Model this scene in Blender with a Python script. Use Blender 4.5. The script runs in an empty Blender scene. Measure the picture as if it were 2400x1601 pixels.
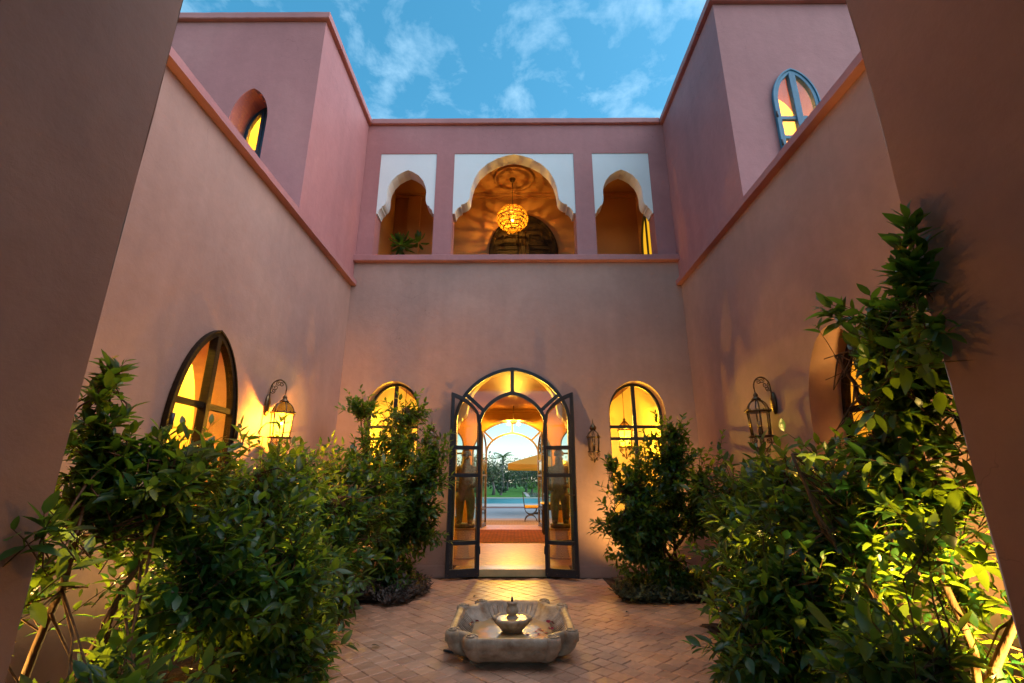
import bpy, bmesh, math, random
from mathutils import Vector, Matrix, Euler, noise
from mathutils.geometry import tessellate_polygon

sc = bpy.context.scene
COL = sc.collection
PI = math.pi
R = math.radians

# ------------------------------------------------------------------ camera
cam_d = bpy.data.cameras.new('camera')
cam = bpy.data.objects.new('camera', cam_d)
COL.objects.link(cam)
cam_d.sensor_width = 36.0
cam_d.lens = 16.58
cam_d.clip_start = 0.05
cam_d.clip_end = 2000
cam.location = (0, 0, 1.25)
cam.rotation_euler = (R(90 + 16.5), 0, R(0.28))
sc.camera = cam

# ------------------------------------------------------------------ world, sun, exposure
SUN_EL, SUN_AZ = R(48), R(103)          # azimuth clockwise from +Y: low, behind the camera to the right
W = bpy.data.worlds.new('World')
sc.world = W
W.use_nodes = True
nt = W.node_tree
nt.nodes.clear()
def wn(t, **kw):
    n = nt.nodes.new(t)
    for k, v in kw.items():
        setattr(n, k, v)
    return n
out = wn('ShaderNodeOutputWorld')
bg = wn('ShaderNodeBackground')
sky = wn('ShaderNodeTexSky', sky_type='NISHITA')
sky.sun_disc = False
sky.sun_elevation = SUN_EL
sky.sun_rotation = SUN_AZ
sky.air_density = 1.0
sky.dust_density = 0.6
sky.ozone_density = 2.5
hs = wn('ShaderNodeHueSaturation')
hs.inputs['Hue'].default_value = 0.47
hs.inputs['Saturation'].default_value = 1.28
hs.inputs['Value'].default_value = 0.97
tc = wn('ShaderNodeTexCoord')
sep = wn('ShaderNodeSeparateXYZ')
mx = wn('ShaderNodeMath', operation='MAXIMUM'); mx.inputs[1].default_value = 0.06
dx = wn('ShaderNodeMath', operation='DIVIDE'); dy = wn('ShaderNodeMath', operation='DIVIDE')
cmb = wn('ShaderNodeCombineXYZ')
nz1 = wn('ShaderNodeTexNoise'); nz1.inputs['Scale'].default_value = 7.5; nz1.inputs['Detail'].default_value = 8; nz1.inputs['Roughness'].default_value = 0.60; nz1.inputs['Distortion'].default_value = 0.25
mpc = wn('ShaderNodeMapping'); mpc.inputs['Location'].default_value = (3.35, 1.9, 0); mpc.inputs['Scale'].default_value = (1.0, 0.9, 1)
rmp = wn('ShaderNodeValToRGB')
rmp.color_ramp.elements[0].position = 0.50; rmp.color_ramp.elements[0].color = (0, 0, 0, 1)
rmp.color_ramp.elements[1].position = 0.78; rmp.color_ramp.elements[1].color = (0.55, 0.55, 0.55, 1)
mix = wn('ShaderNodeMix', data_type='RGBA')
cl_mul = wn('ShaderNodeMix', data_type='RGBA', blend_type='ADD')
L = nt.links.new
L(tc.outputs['Generated'], sep.inputs[0])
L(sep.outputs['Z'], mx.inputs[0])
L(sep.outputs['X'], dx.inputs[0]); L(mx.outputs[0], dx.inputs[1])
L(sep.outputs['Y'], dy.inputs[0]); L(mx.outputs[0], dy.inputs[1])
L(dx.outputs[0], cmb.inputs[0]); L(dy.outputs[0], cmb.inputs[1])
L(cmb.outputs[0], mpc.inputs[0]); L(mpc.outputs[0], nz1.inputs['Vector'])
L(nz1.outputs['Fac'], rmp.inputs[0])
L(sky.outputs[0], hs.inputs['Color'])
L(rmp.outputs[0], mix.inputs['Factor'])
L(hs.outputs[0], mix.inputs['A'])
CLOUD = mix.inputs['B']
CLOUD.default_value = (2.7, 4.1, 5.2, 1)
L(mix.outputs['Result'], bg.inputs['Color'])
bg.inputs['Strength'].default_value = 0.12
L(bg.outputs[0], out.inputs[0])

sun_d = bpy.data.lights.new('sun', 'SUN')
sun_d.energy = 1.4
sun_d.angle = R(90)
sun_d.color = (1.0, 0.90, 0.86)
sun = bpy.data.objects.new('sun', sun_d)
COL.objects.link(sun)
sdir = Vector((math.sin(SUN_AZ) * math.cos(SUN_EL), math.cos(SUN_AZ) * math.cos(SUN_EL), math.sin(SUN_EL)))
sun.rotation_euler = sdir.to_track_quat('Z', 'Y').to_euler()

vs = sc.view_settings
vs.view_transform = 'Standard'
vs.look = 'None'
vs.exposure = 1.22
vs.gamma = 1.0
vs.use_curve_mapping = False
cy = sc.cycles
cy.max_bounces = 10
cy.diffuse_bounces = 5
cy.glossy_bounces = 4
cy.transmission_bounces = 6
cy.transparent_max_bounces = 24
cy.sample_clamp_indirect = 6
cy.sample_clamp_direct = 40
cy.caustics_reflective = False
cy.caustics_refractive = False
cy.use_denoising = True
cy.blur_glossy = 1.0

# ------------------------------------------------------------------ helpers
def tag(o, label=None, cat=None, group=None, kind=None):
    if label: o['label'] = label
    if cat: o['category'] = cat
    if group: o['group'] = group
    if kind: o['kind'] = kind
    return o

def empty(name, loc=(0, 0, 0), parent=None, rz=0):
    o = bpy.data.objects.new(name, None)
    o.empty_display_size = 0.1
    COL.objects.link(o)
    o.location = loc
    o.rotation_euler = (0, 0, rz)
    if parent: o.parent = parent
    return o

def thing(name, label, cat, loc=(0, 0, 0), group=None, rz=0):
    return tag(empty(name, loc, None, rz), label, cat, group)

class MB:
    """collects geometry; build() links it as one mesh object"""
    def __init__(s):
        s.v = []; s.f = []; s.sm = []
        s.org = Vector((0, 0, 0))
    def add(s, vs_, fs_, smooth=False):
        o = len(s.v)
        s.v.extend([tuple(v) for v in vs_])
        for f in fs_:
            s.f.append(tuple(i + o for i in f)); s.sm.append(smooth)
        return s
    def box(s, lo, hi, M=None):
        (a, b, c), (d, e, f) = lo, hi
        p = [(a, b, c), (d, b, c), (d, e, c), (a, e, c), (a, b, f), (d, b, f), (d, e, f), (a, e, f)]
        if M is not None: p = [M @ Vector(q) for q in p]
        return s.add(p, [(0, 3, 2, 1), (4, 5, 6, 7), (0, 1, 5, 4), (1, 2, 6, 5), (2, 3, 7, 6), (3, 0, 4, 7)])
    def tube(s, path, rad, n=8, closed=False, caps=True, smooth=True):
        P = [Vector(p) for p in path]
        m = len(P)
        rs = rad if isinstance(rad, (list, tuple)) else [rad] * m
        up = None
        vs_, fs_ = [], []
        for i in range(m):
            if closed: t = P[(i + 1) % m] - P[i - 1]
            else: t = P[min(i + 1, m - 1)] - P[max(i - 1, 0)]
            if t.length < 1e-9: t = Vector((0, 0, 1))
            t.normalize()
            if up is None:
                up = Vector((0, 0, 1)) if abs(t.z) < 0.9 else Vector((1, 0, 0))
            a = t.cross(up)
            if a.length < 1e-6: a = t.orthogonal()
            a.normalize(); b = a.cross(t).normalized(); up = b
            for k in range(n):
                an = 2 * PI * k / n
                vs_.append(P[i] + (a * math.cos(an) + b * math.sin(an)) * rs[i])
        rings = m if closed else m - 1
        for i in range(rings):
            j = (i + 1) % m
            for k in range(n):
                l = (k + 1) % n
                fs_.append((i * n + k, i * n + l, j * n + l, j * n + k))
        if caps and not closed:
            fs_.append(tuple(range(n - 1, -1, -1))); fs_.append(tuple(range((m - 1) * n, m * n)))
        return s.add(vs_, fs_, smooth)
    def lathe(s, prof, n=24, c=(0, 0, 0), smooth=True, mod=None, ang=0.0):
        """prof: list of (r, z)"""
        vs_, fs_ = [], []
        for i, (r, z) in enumerate(prof):
            for k in range(n):
                an = 2 * PI * k / n + ang
                rr = r * (mod(an, i) if mod else 1)
                vs_.append((c[0] + rr * math.cos(an), c[1] + rr * math.sin(an), c[2] + z))
        for i in range(len(prof) - 1):
            for k in range(n):
                l = (k + 1) % n
                fs_.append((i * n + k, i * n + l, (i + 1) * n + l, (i + 1) * n + k))
        if prof[0][0] > 1e-5: fs_.append(tuple(range(n - 1, -1, -1)))
        if prof[-1][0] > 1e-5: fs_.append(tuple(range((len(prof) - 1) * n, len(prof) * n)))
        return s.add(vs_, fs_, smooth)
    def sphere(s, c, r, n=10, m=6):
        rr = r if isinstance(r, (tuple, list)) else (r, r, r)
        vs_, fs_ = [], []
        for i in range(1, m):
            a = PI * i / m
            for k in range(n):
                b = 2 * PI * k / n
                vs_.append((c[0] + rr[0] * math.sin(a) * math.cos(b), c[1] + rr[1] * math.sin(a) * math.sin(b), c[2] + rr[2] * math.cos(a)))
        t = len(vs_); vs_.append((c[0], c[1], c[2] + rr[2])); vs_.append((c[0], c[1], c[2] - rr[2]))
        for i in range(m - 2):
            for k in range(n):
                l = (k + 1) % n
                fs_.append((i * n + k, (i + 1) * n + k, (i + 1) * n + l, i * n + l))
        for k in range(n):
            l = (k + 1) % n
            fs_.append((t, k, l)); fs_.append((t + 1, (m - 2) * n + l, (m - 2) * n + k))
        return s.add(vs_, fs_, True)
    def slab(s, outer, holes, mp, d0, d1):
        """flat polygon with holes, extruded from depth d0 to d1 through the mapping mp(u, w, d)"""
        loops = [outer] + list(holes)
        flat = [p for l in loops for p in l]
        tri = tessellate_polygon([[Vector((p[0], p[1], 0)) for p in l] for l in loops])
        n = len(flat)
        vs_ = [mp(p[0], p[1], d0) for p in flat] + [mp(p[0], p[1], d1) for p in flat]
        fs_ = [tuple(t) for t in tri] + [tuple(i + n for i in reversed(t)) for t in tri]
        o = 0
        for l in loops:
            k = len(l)
            for i in range(k):
                a, b = o + i, o + (i + 1) % k
                fs_.append((a, b, b + n, a + n))
            o += k
        return s.add(vs_, fs_)
    def ring(s, outer, inner, mp, d0, d1, closed=True):
        """frame between two polylines of the same length"""
        n = len(outer)
        vs_ = [mp(*p, d0) for p in outer] + [mp(*p, d0) for p in inner] + [mp(*p, d1) for p in outer] + [mp(*p, d1) for p in inner]
        fs_ = []
        for i in range(n if closed else n - 1):
            j = (i + 1) % n
            fs_ += [(i, j, n + j, n + i), (2 * n + i, 3 * n + i, 3 * n + j, 2 * n + j), (i, 2 * n + i, 2 * n + j, j), (n + i, n + j, 3 * n + j, 3 * n + i)]
        if not closed:
            fs_ += [(0, n, 3 * n, 2 * n), (n - 1, 3 * n - 1, 4 * n - 1, 2 * n - 1)]
        return s.add(vs_, fs_)
    def rect(s, u0, w0, u1, w1, mp, d0, d1):
        return s.slab([(u0, w0), (u1, w0), (u1, w1), (u0, w1)], [], mp, d0, d1)
    def bar(s, p, q, w, mp, d0, d1):
        """flat bar from p to q (2D) of width w"""
        a = Vector(p); b = Vector(q); t = (b - a).normalized(); n = Vector((-t.y, t.x)) * w / 2
        return s.slab([a + n, a - n, b - n, b + n], [], mp, d0, d1)
    def build(s, name, mat, parent=None, recalc=True, bevel=0):
        me = bpy.data.meshes.new(name)
        pv = s.v
        if parent is not None:
            M = world_mat(parent).inverted()
            pv = [tuple(M @ Vector(v)) for v in s.v]
        me.from_pydata(pv, [], s.f)
        me.polygons.foreach_set('use_smooth', s.sm)
        if recalc:
            bm = bmesh.new(); bm.from_mesh(me)
            bmesh.ops.recalc_face_normals(bm, faces=bm.faces)
            bm.to_mesh(me); bm.free()
        if mat: me.materials.append(mat)
        o = bpy.data.objects.new(name, me)
        COL.objects.link(o)
        if parent: o.parent = parent
        if bevel:
            b = o.modifiers.new('edge', 'BEVEL'); b.width = bevel; b.segments = 2; b.limit_method = 'ANGLE'; b.angle_limit = R(50)
        return o

def world_mat(o):
    m = Matrix.LocRotScale(o.location, o.rotation_euler, o.scale)
    return world_mat(o.parent) @ m if o.parent else m

def FM(y0): return lambda u, w, d: (u, y0 + d, w)
def LM(x0): return lambda u, w, d: (x0 - d, u, w)
def RM(x0): return lambda u, w, d: (x0 + d, u, w)

def arch(c, h, z0, zs, za, k=0.3, n=14):
    """arched outline from bottom left, over the apex, to bottom right"""
    pts = [(c - h, z0)]
    half = []
    for i in range(n + 1):
        t = PI / 2 * i / n
        half.append((h * math.cos(t), zs + (za - zs) * ((1 - k) * math.sin(t) + k * (t / (PI / 2)))))
    pts += [(c - x, z) for x, z in half]
    pts += [(c + x, z) for x, z in reversed(half[:-1])]
    pts.append((c + h, z0))
    return pts

def inset(pts, w, base=None):
    """inset an outline made by arch(): sides move in by w, the curve along its normals, the bottom up to base"""
    n = len(pts); r = []
    for i, p in enumerate(pts):
        a = Vector(pts[max(i - 1, 0)]); b = Vector(pts[min(i + 1, n - 1)])
        t = (b - a).normalized(); nn = Vector((t.y, -t.x))
        q = Vector(p) + nn * w
        r.append((q.x, q.y))
    c = (pts[0][0] + pts[-1][0]) / 2
    m = n // 2
    r[m] = (c, pts[m][1] - w * 1.15)
    if base is not None:
        r[0] = (r[0][0], base); r[-1] = (r[-1][0], base)
    return r

def arch_z(pts, x):
    """height of the outline's curve above x"""
    best = None
    for a, b in zip(pts[1:-1], pts[2:-1]):
        lo, hi = min(a[0], b[0]), max(a[0], b[0])
        if lo <= x <= hi and hi > lo:
            t = (x - a[0]) / (b[0] - a[0]); z = a[1] + t * (b[1] - a[1])
            best = z if best is None else max(best, z)
    return best

# ------------------------------------------------------------------ materials
def mat(name, col, rough=0.6, spec=0.4, metal=0.0, var=0.0, vscale=3.0, bump=0.0, bscale=40.0, stretch=(1, 1, 1), col2=None, island=0.0, coat=0.0, detail=6):
    m = bpy.data.materials.new(name); m.use_nodes = True
    t = m.node_tree; p = t.nodes['Principled BSDF']
    p.inputs['Base Color'].default_value = (*col, 1)
    p.inputs['Roughness'].default_value = rough
    p.inputs['Specular IOR Level'].default_value = spec
    p.inputs['Metallic'].default_value = metal
    if coat: p.inputs['Coat Weight'].default_value = coat
    tcn = t.nodes.new('ShaderNodeTexCoord'); mp = t.nodes.new('ShaderNodeMapping')
    mp.inputs['Scale'].default_value = stretch
    t.links.new(tcn.outputs['Object'], mp.inputs['Vector'])
    last = None
    if var or col2:
        nz = t.nodes.new('ShaderNodeTexNoise'); nz.inputs['Scale'].default_value = vscale; nz.inputs['Detail'].default_value = detail; nz.inputs['Roughness'].default_value = 0.6
        t.links.new(mp.outputs[0], nz.inputs['Vector'])
        rp = t.nodes.new('ShaderNodeValToRGB')
        a = tuple(c * (1 - var) for c in col); b = col2 if col2 else tuple(min(1, c * (1 + var)) for c in col)
        rp.color_ramp.elements[0].position = 0.32; rp.color_ramp.elements[0].color = (*a, 1)
        rp.color_ramp.elements[1].position = 0.70; rp.color_ramp.elements[1].color = (*b, 1)
        t.links.new(nz.outputs['Fac'], rp.inputs[0]); last = rp.outputs[0]
    if island:
        g = t.nodes.new('ShaderNodeNewGeometry'); oi = t.nodes.new('ShaderNodeObjectInfo')
        ad = t.nodes.new('ShaderNodeMath'); ad.operation = 'ADD'
        fr = t.nodes.new('ShaderNodeMath'); fr.operation = 'FRACT'
        t.links.new(g.outputs['Random Per Island'], ad.inputs[0]); t.links.new(oi.outputs['Random'], ad.inputs[1]); t.links.new(ad.outputs[0], fr.inputs[0])
        mr = t.nodes.new('ShaderNodeMapRange'); mr.inputs[3].default_value = 1 - island; mr.inputs[4].default_value = 1 + island * 0.7
        t.links.new(fr.outputs[0], mr.inputs[0])
        hv = t.nodes.new('ShaderNodeHueSaturation')
        t.links.new(mr.outputs[0], hv.inputs['Value'])
        if last: t.links.new(last, hv.inputs['Color'])
        else: hv.inputs['Color'].default_value = (*col, 1)
        last = hv.outputs[0]
    if last: t.links.new(last, p.inputs['Base Color'])
    if bump:
        nb = t.nodes.new('ShaderNodeTexNoise'); nb.inputs['Scale'].default_value = bscale; nb.inputs['Detail'].default_value = 5
        t.links.new(mp.outputs[0], nb.inputs['Vector'])
        bp = t.nodes.new('ShaderNodeBump'); bp.inputs['Strength'].default_value = bump; bp.inputs['Distance'].default_value = 0.02
        t.links.new(nb.outputs['Fac'], bp.inputs['Height']); t.links.new(bp.outputs[0], p.inputs['Normal'])
    return m

def plaster(name, col, blot, seed=0.0):
    """polished lime plaster: cloudy trowel mottling, faint vertical rain streaks, trowel relief"""
    m = bpy.data.materials.new(name); m.use_nodes = True
    t = m.node_tree; p = t.nodes['Principled BSDF']; lk = t.links.new
    p.inputs['Roughness'].default_value = 0.62
    p.inputs['Specular IOR Level'].default_value = 0.28
    tcn = t.nodes.new('ShaderNodeTexCoord')
    mp = t.nodes.new('ShaderNodeMapping'); mp.inputs['Location'].default_value = (seed, seed * 1.7, seed * .3)
    lk(tcn.outputs['Object'], mp.inputs[0])
    n1 = t.nodes.new('ShaderNodeTexNoise'); n1.inputs['Scale'].default_value = 0.9; n1.inputs['Detail'].default_value = 7; n1.inputs['Roughness'].default_value = 0.55; n1.inputs['Distortion'].default_value = 0.6
    lk(mp.outputs[0], n1.inputs['Vector'])
    r1 = t.nodes.new('ShaderNodeValToRGB')
    r1.color_ramp.elements[0].position = 0.30; r1.color_ramp.elements[0].color = (*[c * 0.92 for c in col], 1)
    r1.color_ramp.elements[1].position = 0.72; r1.color_ramp.elements[1].color = (*blot, 1)
    e = r1.color_ramp.elements.new(0.5); e.color = (*col, 1)
    lk(n1.outputs['Fac'], r1.inputs[0])
    ms = t.nodes.new('ShaderNodeMapping'); ms.inputs['Scale'].default_value = (5, 5, 0.35)
    lk(tcn.outputs['Object'], ms.inputs[0])
    n2 = t.nodes.new('ShaderNodeTexNoise'); n2.inputs['Scale'].default_value = 1.0; n2.inputs['Detail'].default_value = 4
    lk(ms.outputs[0], n2.inputs['Vector'])
    r2 = t.nodes.new('ShaderNodeMapRange'); r2.inputs[1].default_value = 0.35; r2.inputs[2].default_value = 0.75; r2.inputs[3].default_value = 1.03; r2.inputs[4].default_value = 0.95
    lk(n2.outputs['Fac'], r2.inputs[0])
    n4 = t.nodes.new('ShaderNodeTexNoise'); n4.inputs['Scale'].default_value = 9; n4.inputs['Detail'].default_value = 6; n4.inputs['Roughness'].default_value = 0.7
    lk(mp.outputs[0], n4.inputs['Vector'])
    r4 = t.nodes.new('ShaderNodeMapRange'); r4.inputs[1].default_value = 0.3; r4.inputs[2].default_value = 0.7; r4.inputs[3].default_value = 0.94; r4.inputs[4].default_value = 1.05
    lk(n4.outputs['Fac'], r4.inputs[0])
    mm = t.nodes.new('ShaderNodeMath'); mm.operation = 'MULTIPLY'
    lk(r2.outputs[0], mm.inputs[0]); lk(r4.outputs[0], mm.inputs[1])
    # hairline cracks: edges of warped cells, kept only in patches
    nw = t.nodes.new('ShaderNodeTexNoise'); nw.inputs['Scale'].default_value = 3.0; nw.inputs['Detail'].default_value = 4
    lk(mp.outputs[0], nw.inputs['Vector'])
    vm = t.nodes.new('ShaderNodeVectorMath'); vm.operation = 'MULTIPLY_ADD'; vm.inputs[1].default_value = (.55, .55, .55)
    lk(nw.outputs['Color'], vm.inputs[0]); lk(mp.outputs[0], vm.inputs[2])
    vo = t.nodes.new('ShaderNodeTexVoronoi'); vo.feature = 'DISTANCE_TO_EDGE'; vo.inputs['Scale'].default_value = 0.95
    lk(vm.outputs[0], vo.inputs['Vector'])
    rc = t.nodes.new('ShaderNodeMapRange'); rc.inputs[1].default_value = 0.0; rc.inputs[2].default_value = 0.0035; rc.inputs[3].default_value = 0.78; rc.inputs[4].default_value = 1.0
    lk(vo.outputs['Distance'], rc.inputs[0])
    n5 = t.nodes.new('ShaderNodeTexNoise'); n5.inputs['Scale'].default_value = 0.7
    lk(mp.outputs[0], n5.inputs['Vector'])
    r5 = t.nodes.new('ShaderNodeMapRange'); r5.inputs[1].default_value = 0.58; r5.inputs[2].default_value = 0.66; r5.inputs[3].default_value = 1.0; r5.inputs[4].default_value = 0.0
    lk(n5.outputs['Fac'], r5.inputs[0])
    mxc = t.nodes.new('ShaderNodeMath'); mxc.operation = 'MAXIMUM'; lk(rc.outputs[0], mxc.inputs[0]); lk(r5.outputs[0], mxc.inputs[1])
    mm2 = t.nodes.new('ShaderNodeMath'); mm2.operation = 'MULTIPLY'; lk(mm.outputs[0], mm2.inputs[0]); lk(mxc.outputs[0], mm2.inputs[1]); mm = mm2
    hv = t.nodes.new('ShaderNodeHueSaturation'); lk(r1.outputs[0], hv.inputs['Color']); lk(mm.outputs[0], hv.inputs['Value'])
    lk(hv.outputs[0], p.inputs['Base Color'])
    n3 = t.nodes.new('ShaderNodeTexNoise'); n3.inputs['Scale'].default_value = 5; n3.inputs['Detail'].default_value = 10; n3.inputs['Roughness'].default_value = 0.68; n3.inputs['Distortion'].default_value = 0.15
    lk(mp.outputs[0], n3.inputs['Vector'])
    bp = t.nodes.new('ShaderNodeBump'); bp.inputs['Strength'].default_value = 0.24; bp.inputs['Distance'].default_value = 0.03
    lk(n3.outputs['Fac'], bp.inputs['Height']); lk(bp.outputs[0], p.inputs['Normal'])
    return m

def emit(name, col, s):
    m = bpy.data.materials.new(name); m.use_nodes = True
    t = m.node_tree; t.nodes.clear()
    o = t.nodes.new('ShaderNodeOutputMaterial'); e = t.nodes.new('ShaderNodeEmission')
    e.inputs[0].default_value = (*col, 1); e.inputs[1].default_value = s
    t.links.new(e.outputs[0], o.inputs[0])
    return m

def glass(name, tint=(0.96, 0.97, 0.95), refl=1.0, haze=None):
    """thin pane: see-through with a Fresnel reflection; haze mixes in a translucent, pebbled diffuser"""
    m = bpy.data.materials.new(name); m.use_nodes = True
    t = m.node_tree; t.nodes.clear(); lk = t.links.new
    o = t.nodes.new('ShaderNodeOutputMaterial')
    tr = t.nodes.new('ShaderNodeBsdfTransparent'); tr.inputs[0].default_value = (*tint, 1)
    gl = t.nodes.new('ShaderNodeBsdfGlossy'); gl.inputs['Roughness'].default_value = 0.03
    lw = t.nodes.new('ShaderNodeLayerWeight'); lw.inputs[0].default_value = 0.5
    pw = t.nodes.new('ShaderNodeMath'); pw.operation = 'POWER'; pw.inputs[1].default_value = 5.0
    lk(lw.outputs['Facing'], pw.inputs[0])
    fr = t.nodes.new('ShaderNodeMapRange'); fr.inputs[3].default_value = 0.04; fr.inputs[4].default_value = 0.9     # Schlick, alike from both sides
    lk(pw.outputs[0], fr.inputs[0])
    mx_ = t.nodes.new('ShaderNodeMixShader')
    lk(fr.outputs[0], mx_.inputs[0]); lk(tr.outputs[0], mx_.inputs[1]); lk(gl.outputs[0], mx_.inputs[2])
    res = mx_.outputs[0]
    if haze:
        tl = t.nodes.new('ShaderNodeBsdfTranslucent'); tl.inputs[0].default_value = (*haze, 1)
        tcn = t.nodes.new('ShaderNodeTexCoord')
        vo = t.nodes.new('ShaderNodeTexVoronoi'); vo.inputs['Scale'].default_value = 130
        lk(tcn.outputs['Object'], vo.inputs['Vector'])
        mr = t.nodes.new('ShaderNodeMapRange'); mr.inputs[1].default_value = 0.15; mr.inputs[2].default_value = 0.55; mr.inputs[3].default_value = 0.35; mr.inputs[4].default_value = 0.85
        lk(vo.outputs['Distance'], mr.inputs[0])
        m2 = t.nodes.new('ShaderNodeMixShader')
        lk(mr.outputs[0], m2.inputs[0]); lk(res, m2.inputs[1]); lk(tl.outputs[0], m2.inputs[2])
        res = m2.outputs[0]
    lk(res, o.inputs[0])
    return m

def leafmat(name, col, trans, rough=0.36, tf=0.40, var=0.5):
    m = bpy.data.materials.new(name); m.use_nodes = True
    t = m.node_tree; p = t.nodes['Principled BSDF']; lk = t.links.new
    p.inputs['Roughness'].default_value = rough; p.inputs['Specular IOR Level'].default_value = 0.5
    g = t.nodes.new('ShaderNodeNewGeometry'); oi = t.nodes.new('ShaderNodeObjectInfo')
    ad = t.nodes.new('ShaderNodeMath'); ad.operation = 'ADD'; fr = t.nodes.new('ShaderNodeMath'); fr.operation = 'FRACT'
    lk(g.outputs['Random Per Island'], ad.inputs[0]); lk(oi.outputs['Random'], ad.inputs[1]); lk(ad.outputs[0], fr.inputs[0])
    rp = t.nodes.new('ShaderNodeValToRGB'); ce = rp.color_ramp.elements
    ce[0].position = 0.0; ce[0].color = (*[c * (1 - var) for c in col], 1)
    ce[1].position = 1.0; ce[1].color = (col[0] * 1.9 + .012, col[1] * 1.35, col[2] * 0.9, 1)
    e = ce.new(0.55); e.color = (*col, 1)
    e = ce.new(0.90); e.color = (col[0] * 1.35, col[1] * 1.3, col[2] * 1.1, 1)
    lk(fr.outputs[0], rp.inputs[0]); lk(rp.outputs[0], p.inputs['Base Color'])
    tl = t.nodes.new('ShaderNodeBsdfTranslucent')
    hv = t.nodes.new('ShaderNodeHueSaturation'); hv.inputs['Color'].default_value = (*trans, 1)
    mr = t.nodes.new('ShaderNodeMapRange'); mr.inputs[3].default_value = 0.6; mr.inputs[4].default_value = 1.25
    lk(fr.outputs[0], mr.inputs[0]); lk(mr.outputs[0], hv.inputs['Value']); lk(hv.outputs[0], tl.inputs[0])
    mx_ = t.nodes.new('ShaderNodeMixShader'); mx_.inputs[0].default_value = tf
    lk(p.outputs[0], mx_.inputs[1]); lk(tl.outputs[0], mx_.inputs[2])
    lk(mx_.outputs[0], t.nodes['Material Output'].inputs[0])
    return m

LAMP = (1.0, 0.50, 0.10)
M = {}
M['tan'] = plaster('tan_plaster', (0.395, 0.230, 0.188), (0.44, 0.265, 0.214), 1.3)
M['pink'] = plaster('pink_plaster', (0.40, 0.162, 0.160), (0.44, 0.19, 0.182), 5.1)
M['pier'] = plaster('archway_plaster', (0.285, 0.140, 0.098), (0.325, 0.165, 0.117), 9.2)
M['white'] = mat('white_paint', (0.70, 0.70, 0.71), 0.6, 0.3, var=0.03, vscale=2, bump=0.05, bscale=20)
M['cream'] = mat('cream_plaster', (0.74, 0.58, 0.30), 0.6, 0.3, var=0.05, vscale=2.0, bump=0.1, bscale=8)
M['ochre'] = mat('ochre_plaster', (0.46, 0.225, 0.085), 0.6, 0.3, var=0.08, vscale=1.6, bump=0.12, bscale=8)
M['black'] = mat('dark_painted_metal', (0.016, 0.019, 0.026), 0.38, 0.45, var=0.25, vscale=30)
M['wood'] = mat('dark_brown_wood', (0.022, 0.012, 0.006), 0.62, 0.12, var=0.4, vscale=9, stretch=(1, 1, 8), bump=0.15, bscale=30)
M['blue'] = mat('blue_painted_wood', (0.05, 0.17, 0.27), 0.45, 0.4, var=0.18, vscale=7, bump=0.1)
M['dblue'] = mat('dark_blue_painted_wood', (0.022, 0.045, 0.075), 0.42, 0.4, var=0.2, vscale=7)
M['glass'] = glass('window_glass')
M['brass'] = mat('aged_brass', (0.16, 0.10, 0.05), 0.32, 0.5, metal=0.9, var=0.3, vscale=40)
M['iron'] = mat('wrought_iron', (0.05, 0.032, 0.02), 0.4, 0.5, metal=0.7)
M['pebbled'] = glass('pebbled_lantern_glass', (1, 0.86, 0.5), haze=(0.95, 0.72, 0.25))
M['clear'] = glass('lantern_glass', (0.9, 0.92, 0.92))
M['bulb'] = emit('lit_bulb', (1.0, 0.58, 0.16), 330)
M['stone'] = mat('weathered_marble', (0.33, 0.22, 0.14), 0.55, 0.35, var=0.34, vscale=9, bump=0.4, bscale=26, col2=(0.52, 0.41, 0.31))
M['water'] = mat('fountain_water', (0.50, 0.33, 0.15), 0.10, 0.8, bump=0.12, bscale=9)
M['soil'] = mat('garden_soil', (0.10, 0.06, 0.038), 0.9, 0.1, var=0.5, vscale=14, bump=0.8, bscale=30)
M['tile'] = mat('terracotta_tile', (0.62, 0.36, 0.24), 0.34, 0.5, var=0.14, vscale=14, bump=0.14, bscale=60, island=0.17)
M['grout'] = mat('tile_joint', (0.17, 0.09, 0.055), 0.9, 0.1, var=0.3, vscale=20)
_t = M['tile'].node_tree; _p = _t.nodes['Principled BSDF']; _src = _p.inputs['Base Color'].links[0].from_socket
_g = _t.nodes.new('ShaderNodeNewGeometry'); _n = _t.nodes.new('ShaderNodeTexNoise'); _n.inputs['Scale'].default_value = 1.3; _n.inputs['Detail'].default_value = 5
_t.links.new(_g.outputs['Position'], _n.inputs['Vector'])
_r = _t.nodes.new('ShaderNodeValToRGB'); _r.color_ramp.elements[0].position = .36; _r.color_ramp.elements[0].color = (.80, .71, .68, 1); _r.color_ramp.elements[1].position = .58; _r.color_ramp.elements[1].color = (1, 1, 1, 1)
_t.links.new(_n.outputs['Fac'], _r.inputs[0])
_m = _t.nodes.new('ShaderNodeMix'); _m.data_type = 'RGBA'; _m.blend_type = 'MULTIPLY'; _m.inputs['Factor'].default_value = 1
_t.links.new(_src, _m.inputs['A']); _t.links.new(_r.outputs[0], _m.inputs['B']); _t.links.new(_m.outputs['Result'], _p.inputs['Base Color'])
M['leaf'] = leafmat('glossy_leaf', (0.012, 0.074, 0.024), (0.28, 0.42, 0.02))
M['leaf2'] = leafmat('small_leaf', (0.014, 0.074, 0.022), (0.28, 0.42, 0.02))
M['bark'] = mat('brown_bark', (0.12, 0.062, 0.03), 0.8, 0.2, var=0.4, vscale=18, stretch=(1, 1, .25), bump=0.6, bscale=40)

# ================================================================== SETTING
XL, XR = -2.62, 2.68          # faces of the courtyard's side walls
YF = 7.0                      # face of the back wall
ZC = 4.26                     # underside of the side walls' coping

g = MB(); g.box((-300, -200, -0.6), (300, 400, -0.10))
tag(g.build('ground', mat('lawn_ground', (0.045, 0.10, 0.02), 0.9, 0.1, var=0.4, vscale=0.6)), kind='structure')

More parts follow.
